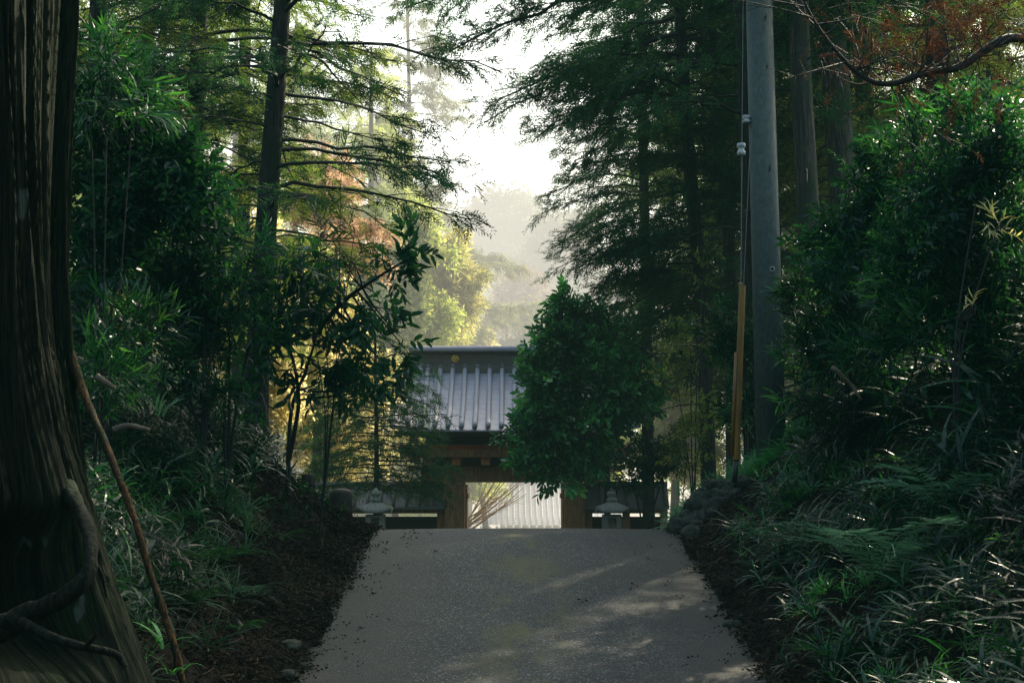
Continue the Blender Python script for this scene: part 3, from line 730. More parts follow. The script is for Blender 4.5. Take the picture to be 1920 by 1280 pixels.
# ================================================================== NEAR TRUNKS
def fluted(label, Y, cx_px, table, seed, lobes, hollow=None, top=-260, slim=.13):
    pys = np.linspace(top, 1420, 230)
    pr = np.interp(pys, [t[0] for t in table], [t[1] for t in table])
    xr = (pr - 960) / FPX * Y; zz = np.array([gzp(p, Y) for p in pys])
    cx = np.interp(pys, [top, 1420], [(cx_px[0] - 960) / FPX * Y, (cx_px[1] - 960) / FPX * Y])
    r = xr - cx - slim
    nt_ = 420; th = np.linspace(0, 2 * pi, nt_, endpoint=False)
    fl = np.clip((pys - 560) / 700, 0, 1.2)
    Vs = []
    for q in range(len(pys)):
        lob = sum(a * np.maximum(np.cos(th - t0), 0) ** p_ for t0, a, p_ in lobes)
        base = r[q] * (1 - .30 * fl[q]) + r[q] * fl[q] * .42 * np.clip(lob, 0, 1.2)
        if fl[q] > 0: base = np.maximum(base, r[q] * (.55))
        z = zz[q]
        tw = th + .12 * z
        n1 = vn(np.stack([np.cos(tw) * 9 + seed, np.sin(tw) * 9, np.full(nt_, z * .55)], 1))
        n2 = vn(np.stack([np.cos(tw) * 26 + seed, np.sin(tw) * 26, np.full(nt_, z * 1.3)], 1))
        n3 = vn(np.stack([np.cos(tw) * 3 + seed, np.sin(tw) * 3, np.full(nt_, z * .3)], 1))
        rad = base + .034 * (1 - abs(2 * n1 - 1) * 1.6) + .020 * (1 - abs(2 * n2 - 1) * 2) + .12 * (n3 - .5)
        if hollow:
            t0, z0, st, sz, dp = hollow; dd = (th - t0 + pi) % (2 * pi) - pi
            rad = rad - dp * np.exp(-(dd / st) ** 4 - ((z - z0) / sz) ** 4)
        Vs.append(np.stack([cx[q] + rad * np.cos(th), Y + rad * np.sin(th), np.full(nt_, z)], 1))
    V = np.concatenate(Vs); i = np.arange(len(pys) - 1)[:, None] * nt_; j = np.arange(nt_)[None]; k = (j + 1) % nt_
    root = thing('cedar_tree', (cx[-1], Y, zz[-1]), label, 'tree', 'huge fluted trunks at the left')
    b = MB(); b.add(V, np.stack([i + j, i + nt_ + j, i + nt_ + k, i + k], -1).reshape(-1, 4)); o = b.build('trunk', M['bark_big'], root)
    tt_ = np.tile(th, len(pys)); zz3 = np.repeat(zz, nt_)
    at_ = o.data.attributes.new('bark', 'FLOAT_VECTOR', 'POINT'); at_.data.foreach_set('vector', np.stack([.7 * np.cos(tt_) + seed, .7 * np.sin(tt_), zz3], 1).astype(np.float32).ravel())
    return root
g1 = fluted('massive fluted trunk filling the left frame edge with a hollow and arched root', 8.0, (-110, -60),
            [(-260, 90), (0, 95), (300, 97), (500, 103), (650, 118), (800, 148), (950, 190), (1100, 232), (1280, 292), (1420, 350)], 3,
            [(0, .9, 2), (-.95, .45, 8), (-1.6, .9, 7), (-2.4, .6, 8), (1.2, .7, 6)], hollow=(-.72, -.62, .34, .36, .42))
g2 = fluted('second fluted trunk close behind the massive one with a long root painted sunlit amber', 9.6, (30, 40),
            [(-260, 150), (0, 152), (300, 148), (500, 151), (650, 165), (720, 174), (800, 186), (950, 205), (1080, 222), (1270, 245), (1420, 260)], 11,
            [(-.1, 1.0, 9), (-1.3, .5, 8), (1.2, .6, 6)], slim=.19)
b = MB(); n_ = 60; pr_ = smooth_path([P(110, 600, 9.7), P(150, 720, 9.6), P(192, 820, 9.3), P(244, 950, 9.0), P(284, 1080, 8.85), P(320, 1190, 8.75), P(345, 1290, 8.7), P(370, 1400, 8.6)], n_)  # amber sunlight along this root is put into its bark colour
b.tube(pr_, np.interp(np.linspace(0, 1, n_), [0, .25, .5, 1], [.04, .024, .022, .026]), 16, jit=.5); b.build('root', barkmat('sun_amber_root_bark', (.016, .013, .008), (.16, .078, .028), (.020, .028, .012), 26, .05, .03), g2)['label'] = 'long narrow root with amber sunlight in its bark colour running down the bank'
b = MB(); b.tube(smooth_path([P(120, 900, 7.95), P(160, 980, 7.5), P(172, 1045, 7.2), P(150, 1095, 7.1), P(105, 1128, 7.15), P(55, 1150, 7.2), P(-20, 1190, 7.2)], 60), np.interp(np.linspace(0, 1, 60), [0, .3, .6, 1], [.045, .032, .042, .065]), 20, jit=.45); b.build('root', M['root'], g1)
b = MB(); b.tube(smooth_path([P(40, 1165, 7.1), P(100, 1195, 7.0), P(150, 1210, 6.95), P(215, 1225, 7.0), P(235, 1250, 7.0)], 24), np.linspace(.026, .016, 24), 9)
b.tube(smooth_path([P(160, 1212, 6.95), P(172, 1200, 6.9), P(180, 1190, 6.88)], 8), np.linspace(.014, .006, 8), 7); b.build('root', M['root'], g1)
b = MB(); b.tube(smooth_path([P(172, 1050, 7.2), P(190, 1075, 7.2), P(200, 1120, 7.2)], 12), np.linspace(.016, .006, 12), 7); b.build('root', M['root'], g1)

# ================================================================== CONIFERS
def trunk_px(pts, Y, zadd=None):
    """pts (px,py) bottom->top at depth Y, first put on the ground"""
    o = [P(a, b_, Y) for a, b_ in pts]
    g = gz(o[0][0], Y) - .15
    if o[0][2] > g: o[0] = o[0] * 1.0; o[0][2] = g
    return o
def topped(o, ztop):
    d = o[-1] - o[-2]; d = d / d[2]; return o + [o[-1] + d * (ztop - o[-1][2])]
tz = lambda zs, ls: (lambda z, az: float(np.interp(z, zs, ls)))
# left pair
pA = topped(trunk_px([(478, 930), (484, 650), (502, 380), (518, 160), (530, 0)], 17), 8.3)
def LA(z, az): return np.interp(z, [1.6, 2.6, 4.6, 6, 11], [1.0, 2.0, 2.5, 3.3, 2.4]) * (1 if math.cos(az) > -.2 else .7)
TREE_A = conifer('straight dark cedar with bare arching branches reaching over the road from the left', pA, .15, .09, 1.9, LA, 58, 'cedar', foliate=.50, rise=.2, droop=.25, dead=14, dens=1.25, group='cedars on the left bank')
pB = topped(trunk_px([(352, 800), (356, 600), (362, 330), (372, 100), (376, 0)], 20), 9)
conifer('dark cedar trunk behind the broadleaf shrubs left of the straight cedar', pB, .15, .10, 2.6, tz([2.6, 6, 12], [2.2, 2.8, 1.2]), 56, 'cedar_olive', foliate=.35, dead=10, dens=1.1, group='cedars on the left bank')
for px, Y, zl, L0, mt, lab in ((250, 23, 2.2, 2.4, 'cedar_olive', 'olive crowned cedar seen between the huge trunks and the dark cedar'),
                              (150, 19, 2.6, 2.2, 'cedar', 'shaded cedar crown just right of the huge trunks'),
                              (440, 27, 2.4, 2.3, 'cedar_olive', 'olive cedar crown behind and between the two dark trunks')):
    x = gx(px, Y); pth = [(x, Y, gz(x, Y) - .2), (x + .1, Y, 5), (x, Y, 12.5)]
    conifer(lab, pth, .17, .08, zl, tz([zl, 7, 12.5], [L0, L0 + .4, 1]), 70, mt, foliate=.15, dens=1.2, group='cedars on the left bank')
# right group
def LR1(z, az):
    w = max(0, -math.cos(az)); a = np.interp(z, [2.4, 3.2, 4.2, 5.3, 6.2, 7.2, 8.5, 12], [1.6, 1.8, 1.9, 2.1, 3.0, 4.0, 4.2, 1.6])
    return a * (.62 + .38 * w)
pR1 = topped(trunk_px([(1330, 780), (1318, 600), (1292, 300), (1278, 80), (1272, 0)], 23), 10.5)
conifer('leaning slender cedar whose drooping boughs reach furthest into the sky gap', pR1, .13, .07, 2.5, LR1, 92, 'cedar', foliate=.14, rise=.12, droop=.42, dens=1.55, S=1.15, dead=4, group='cedars on the right bank')
def LR2(z, az): return LR1(z, az) * .92
pR2 = topped(trunk_px([(1372, 760), (1370, 530), (1352, 260), (1338, 0)], 26), 13)
conifer('slender cedar just right of the leaning one in the dark right grove', pR2, .14, .08, 2.6, tz([2.6, 6, 13], [2.6, 3.2, 1.2]), 74, 'cedar', foliate=.15, droop=.4, dens=1.3, dead=4, group='cedars on the right bank')
pR0 = [(gx(1215, 29), 29, -1.6), (gx(1212, 29), 29, 5), (gx(1205, 29), 29, 13)]
conifer('feathery cedar with drooping tips right above the glossy leaved tree', pR0, .13, .07, 2.2, tz([2.2, 4, 7, 13], [1.7, 2.0, 2.2, 1]), 84, 'cedar', foliate=.12, droop=.5, dens=1.4, group='cedars on the right bank')
pR3 = topped(trunk_px([(1412, 830), (1411, 500), (1402, 200), (1392, 0)], 19), 11)
conifer('bare cedar trunk pressed against the left side of the utility pole', pR3, .14, .12, 4.6, tz([4, 11], [1.8, 2.4]), 34, 'cedar', foliate=.3, dead=5, group='cedars on the right bank')
for pts, Y, r, mt, lab in (([(1528, 880), (1520, 500), (1502, 150), (1498, 0)], 17.5, .155, 'bark_right', 'straight grey cedar trunk just right of the utility pole'),
                           ([(1600, 760), (1585, 420), (1566, 150), (1558, 0)], 20.5, .235, 'bark_right', 'thickest grey cedar trunk second to the right of the utility pole'),
                           ([(1545, 760), (1536, 420), (1524, 150), (1518, 0)], 25, .15, 'bark_right', 'shaded cedar trunk half hidden between two grey trunks'),
                           ([(1650, 700), (1634, 400), (1618, 150), (1608, 0)], 24, .17, 'bark', 'dark cedar trunk right of the thickest grey trunk'),
                           ([(1770, 700), (1765, 400), (1758, 150), (1752, 0)], 22, .20, 'bark', 'dark cedar trunk behind the rust coloured twigs'),
                           ([(1868, 700), (1866, 400), (1866, 150), (1864, 0)], 26, .19, 'bark', 'dark cedar trunk nearest the right frame edge')):
    pth = topped(trunk_px(pts, Y), 10.5)
    zb = 5.9 if Y < 22 else (5.0 if pts[0][0] < 1600 else 3.2)
    conifer(lab, pth, r, r * .72, zb, tz([zb, 8, 12], [1.9, 2.8, 1.3]), 50, 'cedar' if Y < 22 else 'cedar_olive', mat_bark=mt, foliate=.25, dead=8, dens=.9, group='cedars on the right bank')
for px, Y, lab in ((1460, 31, 'olive cedar far behind the utility pole'), (1690, 31, 'olive cedar in the back row of the right grove'), (1590, 36, 'furthest olive cedar in the right grove'), (1860, 34, 'olive cedar back row at the right frame edge'), (1330, 36, 'olive cedar behind the leaning slender cedar')):
    x = gx(px, Y); conifer(lab, [(x, Y, gz(x, Y) - .2), (x, Y, 5), (x + .2, Y, 14)], .18, .07, 1.2 if px != 1330 else .6, tz([1, 7, 14], [2.6, 2.9, 1]), 80, 'cedar_olive', tm=TCF, foliate=.08, dens=.9, twigs=False, group='cedars on the right bank')
# conifer left of the gate
xc = gx(704, 26); pth = [(xc, 26, gz(xc, 26) - .1), (xc + .03, 26, 0), (xc - .02, 26, 2.6)]
conifer('young feathery conifer hiding the left end of the gate roof', pth, .07, .02, -.3, tz([-.3, .4, 1.6, 2.6], [1.25, 1.5, 1.1, .3]), 84, 'cedar', foliate=.3, rise=.1, droop=.2, dens=1.15, name='young_conifer', az0=lambda k, r: (k * 2.39996) % (2 * pi))

# unseen cedars added to shade the near banks: copies sharing the first cedar's meshes
def copy_tree(o, loc, rz, s, label):
    c = o.copy(); col.objects.link(c); c.location = loc; c.rotation_euler = (0, 0, rz); c.scale = (s, s, s); c['label'] = label
    for ch in o.children:
        d = ch.copy(); col.objects.link(d); d.parent = c
for (x, y, rz, s, lab) in ((-4.4, 4.4, 1, 1.25, 'unseen cedar added for shade beside the lane left of the camera'), (4.7, 4.9, 3, 1.25, 'unseen cedar added for shade beside the lane right of the camera'), (-4.2, -.6, 4, 1.25, 'unseen cedar added for shade behind the camera on the left bank'), (4.1, -.2, 5, 1.25, 'unseen cedar added for shade behind the camera on the right bank'), (-6.2, 8.2, 2, 1.2, 'unseen cedar added for shade up the left bank beyond the huge trunks'), (6.6, 8.8, .5, 1.2, 'unseen cedar added for shade up the right bank'), (-4, -6, 2, 1.2, 'furthest unseen cedar added for shade behind the camera on the left'), (4.2, -6.5, 0, 1.2, 'furthest unseen cedar added for shade behind the camera on the right')):
    copy_tree(TREE_A, (x, y, gz(x, y)), rz, s, lab)

# ---- sunlit and hazy trees beyond the gate
grp = 'sunlit trees beyond the gate'
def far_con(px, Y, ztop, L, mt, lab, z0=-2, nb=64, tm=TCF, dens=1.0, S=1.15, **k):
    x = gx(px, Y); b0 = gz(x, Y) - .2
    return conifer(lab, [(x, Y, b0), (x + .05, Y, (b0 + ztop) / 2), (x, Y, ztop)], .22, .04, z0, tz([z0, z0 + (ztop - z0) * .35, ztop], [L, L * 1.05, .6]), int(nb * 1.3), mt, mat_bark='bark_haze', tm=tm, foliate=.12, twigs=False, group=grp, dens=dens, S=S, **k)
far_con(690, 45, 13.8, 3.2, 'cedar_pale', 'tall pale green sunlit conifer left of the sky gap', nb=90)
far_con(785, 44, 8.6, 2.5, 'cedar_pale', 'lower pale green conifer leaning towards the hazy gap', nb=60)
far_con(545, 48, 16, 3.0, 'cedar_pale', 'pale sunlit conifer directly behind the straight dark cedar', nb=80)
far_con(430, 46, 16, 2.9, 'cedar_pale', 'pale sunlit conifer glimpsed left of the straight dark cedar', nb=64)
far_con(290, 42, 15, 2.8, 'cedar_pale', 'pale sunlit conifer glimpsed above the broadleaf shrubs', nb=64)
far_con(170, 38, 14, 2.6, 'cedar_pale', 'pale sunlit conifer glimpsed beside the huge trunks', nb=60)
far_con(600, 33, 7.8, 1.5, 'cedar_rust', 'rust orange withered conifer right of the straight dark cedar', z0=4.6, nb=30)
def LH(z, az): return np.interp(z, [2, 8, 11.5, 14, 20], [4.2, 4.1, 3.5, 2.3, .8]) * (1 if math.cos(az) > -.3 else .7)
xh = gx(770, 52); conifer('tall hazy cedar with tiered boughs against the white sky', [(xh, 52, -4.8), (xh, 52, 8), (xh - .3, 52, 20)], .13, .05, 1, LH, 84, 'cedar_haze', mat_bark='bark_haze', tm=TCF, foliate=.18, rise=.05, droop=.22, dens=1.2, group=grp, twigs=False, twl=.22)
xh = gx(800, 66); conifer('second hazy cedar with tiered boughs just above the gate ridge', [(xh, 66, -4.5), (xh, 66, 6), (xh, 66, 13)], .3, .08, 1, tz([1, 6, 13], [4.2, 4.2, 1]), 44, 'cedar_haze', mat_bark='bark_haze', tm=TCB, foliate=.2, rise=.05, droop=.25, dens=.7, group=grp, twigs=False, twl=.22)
def Bl(px, py, Y, r, n, ry=None, dz=1.):
    k = r / FPX * Y; return (P(px, py, Y), (k, ry or k, k * dz), n)
def far_broad(px, Y, blobs, mt, lab, tm=TSF, S=1.2, **k):
    x = gx(px, Y); z0 = gz(x, Y) - .3
    b_ = [Bl(*q) for q in blobs]; top = max(q[0][2] for q in b_)
    return broad(lab, (x, Y, z0), [[(x, Y, z0), (x + .2, Y, (z0 + top) / 2), (x, Y, top)]], b_, mt, tm, S, bark='bark_haze', r0=.16, gap=.36, gs=.9, group=grp, nbr=16, **k)
far_broad(950, 88, [(940, 430, 88, 58, 750), (1000, 470, 86, 55, 650), (900, 480, 86, 45, 450), (960, 540, 86, 70, 750)], 'hazeleaf', 'round hazy tree crown on the skyline below the sky gap', S=1.9)
far_broad(1050, 78, [(1060, 470, 78, 50, 600), (1030, 540, 77, 55, 600), (1090, 560, 77, 60, 600)], 'hazeleaf', 'darker hazy crown to the right of the skyline tree', S=1.7)
far_broad(985, 66, [(985, 560, 66, 42, 300), (960, 610, 66, 40, 260), (1000, 625, 66, 38, 250)], 'browntwig', 'hazy brown winter crown above the gate ridge', S=1.2)
far_broad(950, 56, [(960, 620, 56, 40, 450), (1010, 640, 56, 40, 380), (925, 650, 56, 30, 250)], 'cedar_haze', 'grey green hazy shrub just over the ridge', S=.8)
far_broad(870, 50, [(865, 635, 50, 34, 500), (900, 650, 50, 25, 300), (830, 650, 50, 25, 300)], 'sunleaf', 'cream lit bush directly above the gold crest', S=.7)
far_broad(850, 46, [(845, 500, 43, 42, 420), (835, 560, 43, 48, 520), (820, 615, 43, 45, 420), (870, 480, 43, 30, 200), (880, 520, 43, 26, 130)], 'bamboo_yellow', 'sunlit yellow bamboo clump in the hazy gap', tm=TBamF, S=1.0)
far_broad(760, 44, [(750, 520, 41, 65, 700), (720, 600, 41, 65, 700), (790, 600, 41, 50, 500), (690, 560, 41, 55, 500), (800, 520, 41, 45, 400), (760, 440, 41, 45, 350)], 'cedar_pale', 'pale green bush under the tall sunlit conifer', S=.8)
far_broad(620, 34.2, [(620, 760, 34.2, 70, 260), (560, 800, 34.2, 60, 240), (680, 800, 34.2, 70, 260), (620, 870, 34.2, 70, 240), (570, 700, 34.2, 55, 200), (700, 720, 34.2, 55, 200), (640, 660, 34.2, 45, 130)], 'sunleaf', 'warm yellow lit bush left of the gate', S=.62, tm=TSF)
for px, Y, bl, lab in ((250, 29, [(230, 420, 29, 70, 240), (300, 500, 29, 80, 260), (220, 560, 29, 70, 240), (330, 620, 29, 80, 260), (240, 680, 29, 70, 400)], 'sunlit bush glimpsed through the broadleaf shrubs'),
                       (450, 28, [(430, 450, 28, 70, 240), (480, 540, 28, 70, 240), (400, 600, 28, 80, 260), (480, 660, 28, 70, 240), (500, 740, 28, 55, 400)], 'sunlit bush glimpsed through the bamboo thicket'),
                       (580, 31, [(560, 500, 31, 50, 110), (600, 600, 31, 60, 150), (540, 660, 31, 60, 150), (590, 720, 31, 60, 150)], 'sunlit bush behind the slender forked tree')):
    far_broad(px, Y, bl, 'sunleaf' if px != 250 else 'cedar_pale', lab, S=.62)
far_broad(730, 37, [(730, 870, 37, 60, 350), (790, 880, 37, 50, 300), (810, 900, 37, 40, 400)], 'bamboo_yellow', 'low yellow green foliage behind the left fence', S=.6, tm=TBamF)
far_broad(1250, 36, [(1250, 700, 36, 50, 600), (1290, 770, 36, 50, 600), (1240, 840, 36, 50, 500), (1300, 860, 36, 50, 500), (1190, 880, 36, 50, 500)], 'cedar_pale', 'pale willowy foliage to the right of the gate roof', S=.5, tm=TSF)
far_broad(900, 42, [(890, 930, 42, 22, 150), (905, 970, 42, 22, 120), (880, 900, 42, 22, 120)], 'cedar_pale', 'pale bush glimpsed at the left of the gate opening', S=.4)
# bare golden branches seen through the gate
t = thing('bare_tree', (gx(868, 36), 36, gz(gx(868, 36), 36)), 'leafless golden branches slanting across the gate opening', 'tree'); b = MB()
for q in range(13):
    a = rng.uniform(.35, 1.15); p0 = P(rng.uniform(862, 880), rng.uniform(965, 1010), 36); L = rng.uniform(1.2, 2.4)
    e = p0 + [math.cos(a) * L, rng.uniform(-.3, .3), math.sin(a) * L]; mid = (p0 + e) / 2 + [rng.uniform(-.05, .15), 0, rng.uniform(-.25, .1)]
    b.tube(bez(p0, mid, e, 9), np.linspace(.024, .006, 9), 5)
    for _ in range(3):
        s_ = rng.uniform(.3, .8); pp = p0 * (1 - s_) + e * s_; b.tube(bez(pp, pp + rdir(1)[0] * .2, pp + (e - p0) * .3 + rdir(1)[0] * .25, 6), np.linspace(.009, .003, 6), 4)
b.build('branches', plain('golden_twig', (.30, .19, .09), (.50, .34, .17), 10), t)
b = MB(); b.tube([(gx(862, 36), 36, -3.2), (gx(866, 36), 36, gzp(965, 36))], [.07, .03], 8); b.build('trunk', M['bark_haze'], t)

# a far-off wood on the hill behind everything
fo = MB(); n = 5200; xx = rng.uniform(-75, 75, n); yy = rng.uniform(92, 170, n); zz_ = ground(xx, yy) + rng.uniform(0, 7, n) * (.4 + vn2(xx, yy, .15, 5))
scatter(fo, TSF, np.stack([xx, yy, zz_], 1), rdir(n, .4), rng.uniform(-2, 2, n), np.full(n, 5.) * rng.uniform(.7, 1.2, n))
tag(fo.build('distant_wood', M['hazeleaf'], None, False), 'hazy wooded hillside far behind the gate', 'woodland', kind='stuff')

# ================================================================== BROADLEAF TREES AND SHRUBS
xg = gx(1137, 26)
broad('glossy leaved evergreen tree standing in front of the right half of the gate roof', (xg, 26, gz(xg, 26) - .1), [[(xg, 26, gz(xg, 26) - .1), P(1138, 860, 26), P(1132, 740, 26), P(1105, 620, 26)]],
      [Bl(1075, 590, 26, 34, 98), Bl(1095, 640, 26, 52, 220), Bl(1040, 660, 25.8, 40, 139), Bl(1150, 670, 25.8, 48, 174), Bl(1110, 720, 25.8, 66, 324), Bl(1040, 740, 25.6, 52, 220), Bl(995, 755, 25.6, 32, 81), Bl(1165, 750, 25.8, 52, 208), Bl(1075, 810, 25.6, 62, 278), Bl(1000, 820, 25.5, 38, 115), Bl(1005, 870, 25.5, 28, 63), Bl(1050, 880, 25.6, 30, 69), Bl(1120, 820, 25.8, 44, 120), Bl(1205, 730, 26, 30, 69)],
      'camellia', TB, 1.12, gap=.50, gs=2.3, r0=.07, nbr=60, out=1.1)
def shrub(lab, px, py_base, Y, blobs, mt='darkleaf', tm=TBd, S=1., name='evergreen_shrub', cat='shrub', r0=.022, **k):
    x = gx(px, Y); z0 = gz(x, Y) - .08; bs = [Bl(*q) for q in blobs]
    st = [[(x, Y, z0), (x * .7 + q[0][0] * .3 + rng.normal() * .05, Y, z0 * .5 + q[0][2] * .5), q[0]] for q in bs[::max(1, len(bs) // 3)]]
    return broad(lab, (x, Y, z0), st, bs, mt, tm, S, cat=cat, name=name, r0=r0, **k)
# right of gate, airy
shrub('airy dark shrub with scattered leaves right of the glossy tree', 1215, 930, 23, [(1225, 850, 23, 42, 90), (1180, 880, 23, 42, 110), (1255, 860, 23, 28, 50)], S=.75, gap=.3)
# left: slender tree with overhanging leafy bough
st1 = [[P(541, 925, 15.5), P(541, 850, 15.5), P(548, 760, 15.5), P(575, 690, 15.4), P(602, 600, 15.2)],
       [P(541, 860, 15.5), P(552, 810, 15.4), P(560, 740, 15.3), P(545, 660, 15.2), P(520, 600, 15.0)], [P(602, 610, 15.2), P(650, 560, 14.8), P(700, 525, 14.6), P(765, 485, 14.5)]]
broad('slender forked tree holding a dark leafy bough out over the road', st1[0][0] - [0, 0, .15], st1,
      [Bl(770, 478, 14.5, 24, 9), Bl(720, 500, 14.5, 36, 18), Bl(665, 505, 14.6, 42, 23), Bl(605, 520, 14.7, 46, 27), Bl(545, 545, 14.8, 46, 27), Bl(700, 570, 14.6, 34, 11), Bl(640, 585, 14.8, 46, 21), Bl(570, 620, 15, 48, 25), Bl(650, 655, 15, 50, 23), Bl(710, 665, 14.9, 45, 20), Bl(750, 655, 14.8, 26, 8), Bl(600, 700, 15.2, 44, 15), Bl(680, 715, 15, 34, 10), Bl(500, 640, 15, 48, 21)],
      'darkleaf', [t_broad(.17, .065, 7, .26) for _ in range(5)], .85, gap=.2, r0=.03, nbr=70, out=.9, up=-.25)
shrub('dark broad leaved shrub reaching highest beside the huge trunks', 200, 700, 13, [(215, 215, 13, 55, 80), (180, 290, 13, 50, 90), (270, 300, 13, 60, 110), (340, 350, 13, 50, 90), (210, 390, 13, 60, 110), (300, 420, 13, 60, 110), (180, 480, 13, 45, 80)], S=1.1, gap=.47, gs=2.8)
shrub('dark broad leaved shrub below the dark cedar trunk', 380, 800, 14, [(380, 410, 14, 48, 44), (330, 490, 14, 60, 108), (420, 490, 14, 50, 49), (250, 540, 14, 60, 99), (380, 570, 14, 60, 66), (180, 590, 14, 50, 81), (300, 620, 14, 60, 99)], S=.9, gap=.47, gs=2.8)
shrub('tangled bamboo thicket in front of the straight dark cedar', 430, 850, 14.5, [(470, 470, 14.5, 60, 49), (520, 540, 14.3, 40, 16), (430, 560, 14.3, 65, 71), (350, 600, 14.2, 60, 108), (470, 630, 14.3, 60, 49), (400, 680, 14, 65, 77), (290, 680, 13.6, 60, 108), (440, 740, 14, 50, 44)], 'sasa', TBam, 1.0, name='bamboo_thicket', cat='bamboo', gap=.44, gs=2.6)
shrub('thin bamboo spray arching over the rusty conifer', 600, 800, 15, [(640, 310, 13, 30, 7), (600, 440, 13, 40, 10), (665, 430, 13, 24, 6), (560, 480, 13, 40, 12)], 'bamboo', TBam, .85, name='bamboo', cat='bamboo', gap=.1, r0=.008, nbr=8)
shrub('narrow leaved bamboo clump against the huge trunks', 180, 700, 12, [(200, 110, 12, 45, 60), (170, 190, 12, 40, 60), (250, 180, 12, 50, 50), (240, 620, 12, 60, 90), (200, 700, 11.5, 50, 70)], 'sasa', TBam, 1., name='bamboo', cat='bamboo', gap=.25, r0=.010)
# right bank shrubs
RS = [('broad leaved shrub in front of the thickest grey trunk', 1580, 14.5, [(1680, 300, 14.5, 50, 70), (1630, 360, 14.5, 55, 80), (1585, 400, 14.5, 45, 50), (1560, 470, 14.5, 45, 60), (1670, 420, 14.5, 55, 100), (1600, 510, 14.3, 60, 110)], 'darkleaf', TBd, .9, 'evergreen_shrub', 'shrub'),
      ('glossy leaved shrub towering at the right frame edge', 1800, 13, [(1840, 250, 13, 70, 130), (1900, 330, 13, 70, 140), (1780, 380, 13, 60, 120), (1860, 450, 13, 75, 160), (1720, 470, 13, 60, 120), (1890, 150, 13.5, 60, 110)], 'darkleaf', TBd, .9, 'evergreen_shrub', 'shrub'),
      ('bamboo thicket with drooping tips below the red brown twigs', 1720, 13.5, [(1700, 330, 13.6, 60, 110), (1760, 250, 13.6, 60, 100), (1820, 350, 13.4, 50, 100), (1680, 540, 13.2, 70, 160), (1780, 560, 13, 70, 160), (1870, 600, 12.8, 70, 160), (1730, 640, 12.8, 70, 160)], 'sasa', TBam, 1.05, 'bamboo_thicket', 'bamboo'),
      ('low bamboo thicket right behind the utility pole foot', 1560, 15.2, [(1520, 560, 15.2, 45, 90), (1580, 590, 15, 60, 150), (1640, 600, 14.6, 60, 150), (1540, 660, 14.8, 55, 140), (1610, 690, 14.2, 65, 150), (1530, 740, 14.6, 50, 110)], 'sasa', TBam, .95, 'bamboo_thicket', 'bamboo'),
      ('yellow tipped bamboo sprig among dark leaves on the right', 1790, 12, [(1830, 380, 12, 22, 6), (1800, 600, 12, 26, 12), (1780, 640, 12, 20, 6), (1870, 425, 12, 24, 8)], 'bamboo_yellow', TBam, .8, 'bamboo', 'bamboo'),
      ('green shrub between the yellow guard and the pole', 1400, 18, [(1400, 590, 18, 45, 110), (1350, 640, 18.3, 50, 130), (1400, 680, 18, 50, 130), (1350, 720, 18.2, 50, 120), (1395, 770, 17.8, 45, 110), (1310, 690, 18.6, 40, 80)], 'sasa', TBam, .9, 'evergreen_shrub', 'shrub'),
      ('ivy hung foliage around the leaning slender trunk', 1300, 21, [(1320, 500, 22, 36, 40), (1295, 640, 21, 45, 60), (1270, 720, 21, 45, 60), (1320, 780, 20.5, 40, 60), (1290, 850, 20.5, 36, 50)], 'cedar_olive', TS, .7, 'evergreen_shrub', 'shrub')]
for lab, px, Y, bl, mt, tm, S, nm, ct in RS: shrub(lab, px, 0, Y, bl, mt, tm, S, name=nm, cat=ct, gap=.46, gs=2.4, r0=.014)

# rust tipped bough hanging in from the upper right
ov = topped(trunk_px([(2120, 700), (2110, 300), (2100, 0)], 11.5), 8)
def oLf(z, az): return 1.2
ovt = conifer('cedar outside the right frame edge whose low bough sags into view', ov, .22, .15, 5.2, oLf, 14, 'cedar', dens=.6)
b = MB(); main = smooth_path([P(2105, -60, 11.5), P(1960, 60, 11.2), P(1880, 75, 11), P(1800, 125, 10.9), P(1740, 135, 10.8), P(1660, 158, 10.7), P(1600, 130, 10.7), P(1540, 60, 10.7), P(1500, -10, 10.7)], 60)
b.tube(main, np.linspace(.045, .009, 60), 8)
rust = MB(); RP = []; RD = []
for q in range(70):
    i_ = rng.integers(6, 58); p0 = main[i_]; a = rng.uniform(0, 6.3); L = rng.uniform(.15, .7)
    d = np.array([math.cos(a), rng.normal() * .4, abs(math.sin(a)) * 1. if q % 3 else math.sin(a)]); e = p0 + d * L
    pts = bez(p0, p0 + d * L * .5 + rdir(1)[0] * .1, e, 7); b.tube(pts, np.linspace(.007, .002, 7), 4)
    for _ in range(4):
        s_ = rng.uniform(.3, 1); pp = p0 + d * L * s_; dd = d + rdir(1)[0] * .8; b.tube([pp, pp + dd * .12, pp + dd * .2 + [0, 0, -.04]], [.003, .002, .001], 3)
        if rng.random() < .45 and pp[0] > 2.5: RP.append(pp + dd * .15); RD.append(dd + [0, 0, -.8])
b.build('bough', M['twig'], ovt)
RP = np.array(RP); scatter(rust, TC, RP, np.array(RD), rng.uniform(-2, 2, len(RP)), rng.uniform(.4, .8, len(RP)), .0, .8)
for c_, n_ in ((P(1800, 40, 11), 150), (P(1700, 130, 10.9), 50), (P(1620, 90, 10.8), 30)):
    pp = c_ + rng.normal(size=(n_, 3)) * [.2, .2, .13]; scatter(rust, TC, pp, rdir(n_, -.6), rng.uniform(-2, 2, n_), rng.uniform(.35, .8, n_), .0, .8)
ro = rust.build('withered_spray', leafmat('red_brown_needles', (.028, .014, .009), (.062, .028, .016), (.13, .056, .03), .4, .8, .1, (1.2, 1, .8)), ovt, False); ro['label'] = 'withered red brown needles hanging on the low bough'

